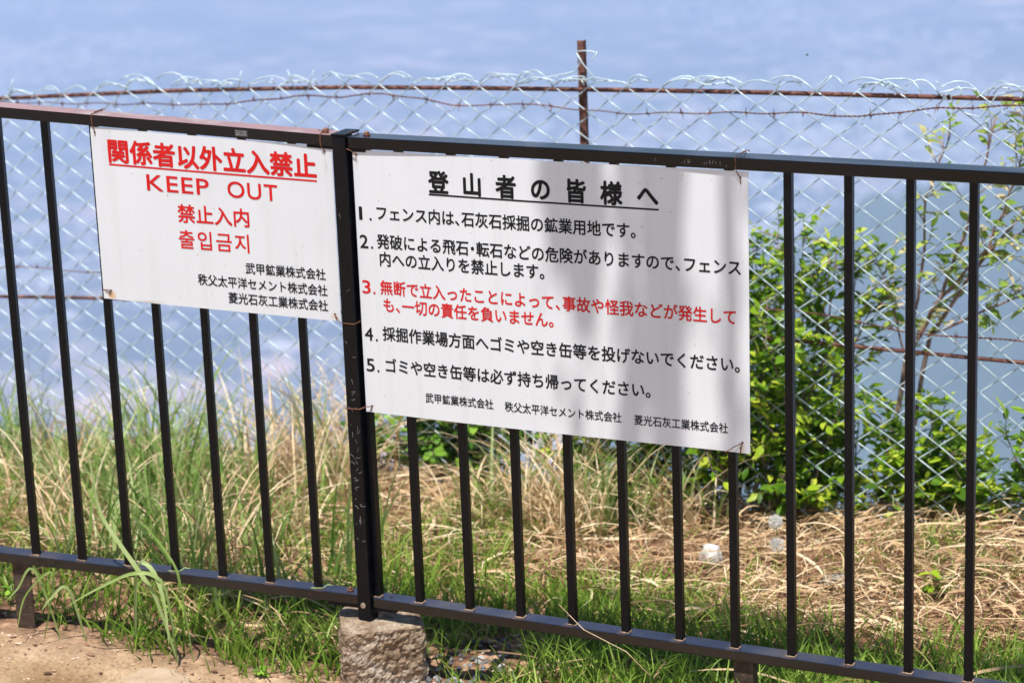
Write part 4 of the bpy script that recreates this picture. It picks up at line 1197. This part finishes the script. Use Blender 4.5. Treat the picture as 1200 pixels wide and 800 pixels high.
M_LEAF1 = leaf_mat("bright_leaf", [(0.0, (0.05, 0.13, 0.01)), (0.4, (0.17, 0.34, 0.02)), (0.75, (0.38, 0.55, 0.03)), (1.0, (0.62, 0.68, 0.08))], 0.45)
M_LEAF2 = leaf_mat("young_olive_leaf", [(0.0, (0.18, 0.32, 0.05)), (0.5, (0.36, 0.50, 0.08)), (0.78, (0.55, 0.62, 0.16)), (0.92, (0.72, 0.58, 0.34)), (1.0, (0.78, 0.66, 0.48))], 0.5)
M_LEAF3 = leaf_mat("deep_green_leaf", [(0.0, (0.06, 0.17, 0.02)), (0.6, (0.18, 0.38, 0.04)), (1.0, (0.36, 0.58, 0.07))], 0.42)
M_STEM = noise_mat("shrub_bark", [(0.3, (0.10, 0.07, 0.05)), (0.7, (0.28, 0.20, 0.16))], 40, 0.85, 0.3)
M_STEM2 = noise_mat("reddish_bark", [(0.3, (0.16, 0.09, 0.07)), (0.7, (0.38, 0.24, 0.20))], 40, 0.8, 0.3)

rs = random.Random(31)
st = []
for k in range(42):
    bx = 0.38 + rs.gauss(0, 0.18); by = 1.28 + rs.uniform(-0.07, 0.10)
    tx = bx + rs.uniform(-0.22, 0.20); tz = rs.uniform(-0.10, 0.40) - 0.30 * max(0, 0.22 - tx) - 0.55 * max(0, tx - 0.5)
    st.append(([(bx, by, float(gz(bx, by)) - 0.02), ((bx + tx) / 2 + rs.uniform(-.04, .04), by + 0.03, (tz - .2) / 2), (tx, by + rs.uniform(-.10, .08), tz)], 0.005))
shrub("leafy_shrub", "dense leafy shrub with small bright leaves, low right of the rules sign", "shrub", (0.36, 1.45, float(gz(0.36, 1.45))),
      st, M_LEAF1, M_STEM, 0.034, 0.019, 15, 0.13, 10, 280, 41, droop=0.4)
# sparse upper shoots of the same kind
st = []
for (bx, tx, tz) in ((0.40, 0.33, 0.50), (0.45, 0.44, 0.56), (0.50, 0.56, 0.50), (0.42, 0.38, 0.42), (0.52, 0.62, 0.44), (0.36, 0.28, 0.40), (0.5, 0.66, 0.34), (0.44, 0.50, 0.46), (0.38, 0.36, 0.46), (0.48, 0.52, 0.40), (0.46, 0.47, 0.50), (0.55, 0.60, 0.52), (0.4, 0.30, 0.34), (0.34, 0.29, 0.46), (0.36, 0.33, 0.42), (0.42, 0.40, 0.50), (0.50, 0.54, 0.44)):
    st.append(([(bx, 1.48, -0.3), (bx + (tx - bx) * .3, 1.5, 0.12), (tx, 1.50, tz)], 0.0045))
shrub("slender_shrub", "loose shrub with slender upright shoots rising above the dense shrub", "shrub", (0.45, 1.48, float(gz(0.45, 1.48))),
      st, M_LEAF1, M_STEM2, 0.033, 0.017, 17, 0.13, 10, 260, 42, droop=0.5)
# slanting sapling at the right
st = [([(0.66, 1.50, -0.30), (0.745, 1.50, 0.20), (0.83, 1.50, 0.36), (0.90, 1.50, 0.56), (0.97, 1.48, 0.83)], 0.008),
      ([(0.70, 1.52, -0.30), (0.80, 1.52, 0.26), (0.93, 1.52, 0.46), (1.08, 1.52, 0.66), (1.20, 1.52, 0.80)], 0.007),
      ([(0.745, 1.50, 0.20), (0.78, 1.49, 0.40), (0.80, 1.48, 0.62), (0.86, 1.47, 0.78)], 0.005),
      ([(0.83, 1.50, 0.36), (0.95, 1.49, 0.50), (1.06, 1.50, 0.56)], 0.004),
      ([(0.80, 1.52, 0.26), (0.98, 1.50, 0.36), (1.12, 1.48, 0.42)], 0.004),
      ([(0.745, 1.50, 0.20), (0.70, 1.50, 0.36), (0.66, 1.50, 0.46)], 0.0035),
      ([(0.93, 1.52, 0.46), (1.02, 1.5, 0.68), (1.06, 1.5, 0.86)], 0.004)]
shrub("blossoming_sapling", "slanting sapling with sparse young leaves and pale flower bracts at the far right", "sapling", (0.68, 1.50, float(gz(0.68, 1.50))),
      st, M_LEAF2, M_STEM2, 0.036, 0.015, 19, 0.11, 6, 290, 43, droop=0.5)
# low bush at right
st = []
for k in range(22):
    bx = 0.97 + rs.gauss(0, 0.15); by = 1.29 + rs.uniform(-0.05, 0.10)
    tx = bx + rs.uniform(-0.16, 0.16); tz = rs.uniform(-0.08, 0.20)
    st.append(([(bx, by, float(gz(bx, by)) - 0.02), ((bx + tx) / 2, by, -0.10), (tx, by + rs.uniform(-.08, .06), tz)], 0.004))
shrub("low_bush", "low yellow-green bush at the foot of the wire fence in the lower right", "shrub", (0.93, 1.42, float(gz(0.93, 1.42))),
      st, M_LEAF1, M_STEM, 0.036, 0.020, 12, 0.11, 9, 280, 44, droop=0.4)
# deep green clump left of centre
st = []
for k in range(26):
    bx = -0.46 + rs.gauss(0, 0.13); by = 1.30 + rs.uniform(-0.06, 0.08)
    tx = bx + rs.uniform(-0.10, 0.10); tz = rs.uniform(-0.06, 0.16)
    st.append(([(bx, by, float(gz(bx, by)) - 0.02), ((bx + tx) / 2, by, -0.12), (tx, by + rs.uniform(-.08, .06), tz)], 0.004))
shrub("green_clump", "deep green leafy clump behind the bars below the rules sign, right of the post", "shrub", (-0.50, 1.40, float(gz(-0.5, 1.40))),
      st, M_LEAF3, M_STEM, 0.036, 0.022, 10, 0.10, 8, 280, 45, droop=0.4)

# broad palmate-leaved weed by the third right bar, and small weeds
def weed(x, y, h, n, L, wd, seed, label, mat):
    r = random.Random(seed); z0 = float(gz(x, y)); root = empty("weed", (x, y, z0), label, "weed", "small broad-leaved weeds")
    top = Vector((x + r.uniform(-.01, .01), y, z0 + h))
    mb = MB(); mb.tube([(x, y, z0 - .005), ((x + top.x) / 2 + .003, y, z0 + h * .5), top], 0.0013, 5); mb.build("stem", M_STEMD, root, smooth=True)
    for k in range(n):
        me = leaf_mesh("leaf", L * r.uniform(.8, 1.15), wd, seed * 7 + k, mat)
        o = bpy.data.objects.new("leaf", me); o.parent = root
        a = 2 * PI * k / n + r.uniform(-.3, .3); dz = r.uniform(-0.25, .25); zz = h * (1 if n < 7 else r.uniform(.4, 1))
        x_ = Vector((math.cos(a), math.sin(a), dz)).normalized(); y_ = Vector((0, 0, 1)).cross(x_).normalized(); z_ = x_.cross(y_)
        o.matrix_local = Matrix.Translation(Vector((top.x - x, 0, zz))) @ Matrix((x_, y_, z_)).transposed().to_4x4()
        COL.objects.link(o)
weed(0.655, 1.30, 0.17, 6, 0.052, 0.024, 3, "five-fingered pale green weed leaf between the wire fence and the dense shrub", M_LEAF2)
weed(-0.20, -0.115, 0.02, 8, 0.024, 0.012, 4, "tiny rosette weed on the bare earth left of the footing block", M_LEAF3)
weed(-0.88, -0.10, 0.05, 7, 0.030, 0.015, 5, "small broad-leaved weed by the left rusty leg", M_LEAF3)
weed(1.02, 0.78, 0.07, 8, 0.038, 0.018, 6, "bright green weed in the straw between the two rightmost bars", M_LEAF1)
weed(0.80, 1.22, 0.09, 8, 0.036, 0.018, 7, "light green weed at the foot of the wire fence right of the dense shrub", M_LEAF2)

# long grass blades leaning over the left bottom rail
GRASS_TUFT = empty("grass_tuft", (-0.40, -0.155, -0.15), "tuft of long grass blades arching over the left bottom rail above the bare earth", "grass")
def blade(pts, wd, label, seed, tintv=0.6):
    pts = [Vector(q) for q in pts]; K = 18
    P = []
    for i in range(K):
        t = i / (K - 1) * (len(pts) - 1); j = min(int(t), len(pts) - 2); f = t - j
        p0 = pts[max(j-1, 0)]; p1 = pts[j]; p2 = pts[j+1]; p3 = pts[min(j+2, len(pts)-1)]
        P.append(0.5 * ((2*p1) + (p2-p0)*f + (2*p0-5*p1+4*p2-p3)*f*f + (3*p1-p0-3*p2+p3)*f**3))
    mb = MB(); vs = []
    for i, p in enumerate(P):
        t = i / (K - 1); d = (P[min(i+1, K-1)] - P[max(i-1, 0)]).normalized()
        s_ = d.cross((CAM - p).normalized() + Vector((0.4, 0, 0.5))); s_.normalize(); nrm = s_.cross(d)
        h = wd / 2 * min(1, 0.35 + 2.2 * t) * (1 - t ** 3)
        vs += [p - s_ * h + nrm * h * .35, p - nrm * h * .1, p + s_ * h + nrm * h * .35]
    fs = []
    for i in range(K - 1):
        a = i * 3; fs += [(a, a+1, a+4, a+3), (a+1, a+2, a+5, a+4)]
    mb.add(vs, fs); me = mb.mesh("grass_blade", True)
    at = me.attributes.new('tint', 'FLOAT', 'POINT'); at.data.foreach_set('value', [tintv] * len(vs))
    o = link("blade", me, M_TALL, GRASS_TUFT); o['label'] = label
blade([(-0.3951, -0.1542, -0.16), (-0.4307, -0.1686, -0.0067), (-0.4669, -0.1729, 0.0534), (-0.515, -0.1699, 0.1113), (-0.5625, -0.1667, 0.1774), (-0.579, -0.1607, 0.2599), (-0.5982, -0.1553, 0.3557)], 0.011, "tall broad blade leaning up and left in front of the left bottom rail", 1, 0.75)
blade([(-0.3972, -0.1548, -0.16), (-0.4037, -0.1668, 0.0121), (-0.4315, -0.1792, 0.0543), (-0.4698, -0.1943, 0.0566), (-0.5096, -0.2098, 0.0411), (-0.5655, -0.2398, 0.0108), (-0.6113, -0.262, -0.0191)], 0.009, "blade arching left and down over the left bottom rail", 2, 0.6)
blade([(-0.5089, -0.1531, -0.15), (-0.4786, -0.1656, 0.0532), (-0.4432, -0.1667, 0.0661), (-0.4102, -0.1788, 0.0235), (-0.3898, -0.1942, -0.0372), (-0.3765, -0.2114, -0.0921)], 0.011, "broad blade hanging down to the right over the earth path", 3, 0.7)
blade([(-0.3655, -0.1388, -0.16), (-0.3801, -0.1452, 0.0154), (-0.3958, -0.1441, 0.0722), (-0.4408, -0.1454, 0.13), (-0.4668, -0.1522, 0.1605)], 0.006, "short blade crossing the fourth left bar", 4, 0.5)
blade([(-0.6626, -0.2082, -0.13), (-0.709, -0.2254, 0.0444), (-0.7382, -0.2536, 0.0066), (-0.7565, -0.2791, -0.0187)], 0.006, "blade curling down by the left rusty leg", 5, 0.6)
blade([(-0.6068, -0.1911, -0.14), (-0.6289, -0.2149, 0.0073), (-0.6559, -0.2426, -0.0063), (-0.6684, -0.2665, -0.0312)], 0.007, "small hooked blade below the left bottom rail", 6, 0.7)
blade([(-0.7056, -0.22, -0.13), (-0.6672, -0.2145, 0.038), (-0.7269, -0.2404, -0.0107), (-0.72, -0.2902, -0.0776)], 0.005, "thin blade doubled back in front of the left rusty leg", 7, 0.5)
def stalk(pts, label):
    mb = MB(); mb.tube(pts, 0.0008, 5); tag(mb.build("straw_stalk", M_DRYSTALK, None, smooth=True), label, "straw")
M_DRYSTALK = noise_mat("dry_stalk", [(0.3, (0.42, 0.28, 0.16)), (0.7, (0.68, 0.52, 0.33))], 60, 0.7)
stalk([(0.6898, -0.06, -0.0609), (0.6344, -0.055, -0.0169), (0.5361, -0.045, 0.0132), (0.4457, 0.03, 0.0286)], "thin dry straw leaning over the right bottom rail")
stalk([(-0.19, 0.02, 0.03), (-0.28, 0.10, 0.045), (-0.36, 0.16, 0.085), (-0.45, 0.22, 0.10)], "dry stalk leaning behind the last bars before the post")

# flying insect above the wire fence
root = empty("flying_insect", (0.64, 1.05, 1.035), "tiny dark insect flying in the haze above the wire fence", "insect")
M_BUG = noise_mat("dark_insect", [(0.3, (0.01, 0.01, 0.01)), (0.7, (0.04, 0.03, 0.02))], 400, 0.5)
mb = MB(); mb.tube([(0.637, 1.05, 1.035), (0.6385, 1.05, 1.0353), (0.640, 1.05, 1.0352), (0.6425, 1.05, 1.0348), (0.6445, 1.05, 1.0345)], [0.0004, 0.0011, 0.0008, 0.0012, 0.0003], 8); mb.build("body", M_BUG, root, smooth=True)
for sg in (-1, 1):
    mb = MB(); mb.add([(0.640, 1.05, 1.036), (0.6385, 1.05 + sg * .003, 1.0372), (0.641, 1.05 + sg * .0055, 1.0378), (0.6425, 1.05 + sg * .003, 1.0366)], [(0, 1, 2, 3)])
    mb.build("wing", M_BUG, root)

# ------------------------------------------------------------------ tree whose boughs hang over the railing (outside the view, right of it)
def tree():
    base = (3.15, -1.55, float(gz(3.15, -1.55)))
    root = empty("overhanging_tree", base, "broad-leaved tree beside the path whose boughs dapple the rules sign", "tree")
    r = random.Random(77); M_BK = noise_mat("tree_bark", [(0.3, (0.07, 0.05, 0.04)), (0.7, (0.22, 0.17, 0.13))], 18, 0.9, 0.8)
    def fine(pts, j=0.02):
        out = []
        for a, b in zip(pts, pts[1:]):
            for t in range(5): out.append(Vector(a).lerp(Vector(b), t / 5) + Vector([r.uniform(-j, j) for _ in range(3)]))
        return out + [Vector(pts[-1])]
    def br(name, pts, r0_, r1_, j=0.02):
        f = fine(pts, j); mb = MB(); mb.tube(f, [r0_ + (r1_ - r0_) * i / (len(f) - 1) for i in range(len(f))], 10); mb.build(name, M_BK, root, smooth=True); return f
    br("trunk", [(3.15, -1.55, base[2] - .1), (3.18, -1.6, 1.6), (3.05, -1.65, 3.2), (2.9, -1.7, 5.2), (2.8, -1.7, 7.4)], 0.15, 0.05)
    br("bough", [(2.95, -1.65, 4.8), (2.2, -1.55, 5.0), (1.3, -1.35, 5.35), (0.40, -1.22, 5.3)], 0.06, 0.025)
    br("bough", [(2.95, -1.7, 4.6), (2.3, -1.1, 5.1), (1.6, -0.9, 5.5)], 0.045, 0.015)
    br("bough", [(3.0, -1.7, 4.2), (3.7, -1.4, 5.1), (4.4, -1.2, 5.9)], 0.05, 0.015)
    tips = []
    shade_gain = 1.9
    # twigs high above, hanging from the long bough: each one named by where its shade reaches the sign
    for (sa, za, da, sb, zb, db, rr) in ((.480, 1.08, 4.0, .500, .76, 4.1, .016), (.530, 1.10, 3.7, .545, .66, 3.8, .020), (.570, 1.06, 4.1, .560, .78, 4.2, .014),
                                         (.690, 1.08, 3.9, .715, .36, 4.0, .020), (.745, 1.06, 4.2, .735, .52, 4.2, .014), (.68, .60, 4.1, .630, .38, 4.1, .018),
                                         (.852, 1.02, 3.9, .856, .42, 4.0, .009), (.635, .98, 4.4, .64, .72, 4.4, .007)):
        A_ = Vector((sa, -.005, za)) + SUN_DIR * da; B_ = Vector((sb, -.005, zb)) + SUN_DIR * db
        f = br("branch", [A_, (A_ + B_) / 2 + Vector((r.uniform(-.01, .01), 0, 0)), B_], rr * shade_gain, rr * .8 * shade_gain, 0.006)
        tips += f[3:]
    spots = []
    for p in tips:
        for q in range(3):
            spots.append(p + Vector((r.gauss(0, .016), r.gauss(0, .05), r.gauss(0, .10))))
    for q in range(5200):
        c = r.choice([(1.9, -1.2, 5.6, .42), (2.6, -1.4, 6.4, .65), (4.0, -1.3, 5.9, .7), (3.1, -1.9, 7.0, .8), (2.3, -2.3, 5.0, .5)])
        spots.append(Vector((r.gauss(c[0], c[3] * .5), r.gauss(c[1], c[3] * .5), r.gauss(c[2], c[3] * .4))))
    V_ = []; F_ = []; T_ = []
    for p in spots:
        a = Vector((r.gauss(0, 1), r.gauss(0, 1), r.gauss(0, .5))).normalized(); b = a.cross(Vector((r.gauss(0, 1), r.gauss(0, 1), 1))).normalized()
        L = r.uniform(.025, .05); k = len(V_)
        V_ += [tuple(p), tuple(p + a * L * .5 + b * L * .3), tuple(p + a * L), tuple(p + a * L * .5 - b * L * .3)]
        F_.append((k, k + 1, k + 2, k + 3)); T_ += [r.random()] * 4
    me = bpy.data.meshes.new("crown"); me.from_pydata(V_, [], F_); me.update()
    at = me.attributes.new('tint', 'FLOAT', 'POINT'); at.data.foreach_set('value', T_)
    tag(link("crown", me, M_LEAF3, root), kind='stuff')
tree()

# ------------------------------------------------------------------ the air between here and the valley
mb = MB(); mb.box((-26000, -26000, -906), (26000, 26000, 12))
me = mb.mesh("haze")
hm = bpy.data.materials.new("pale_haze"); hm.use_nodes = True
hn = hm.node_tree.nodes; hl = hm.node_tree.links
hn.remove(hn['Principled BSDF'])
pv = hn.new('ShaderNodeVolumePrincipled')
pv.inputs['Color'].default_value = (0.54, 0.70, 0.98, 1)
pv.inputs['Density'].default_value = 0.00033
hl.new(pv.outputs[0], hn['Material Output'].inputs['Volume'])
tag(link("haze", me, hm), "pale blue haze filling the air over the valley", "haze", kind='stuff')
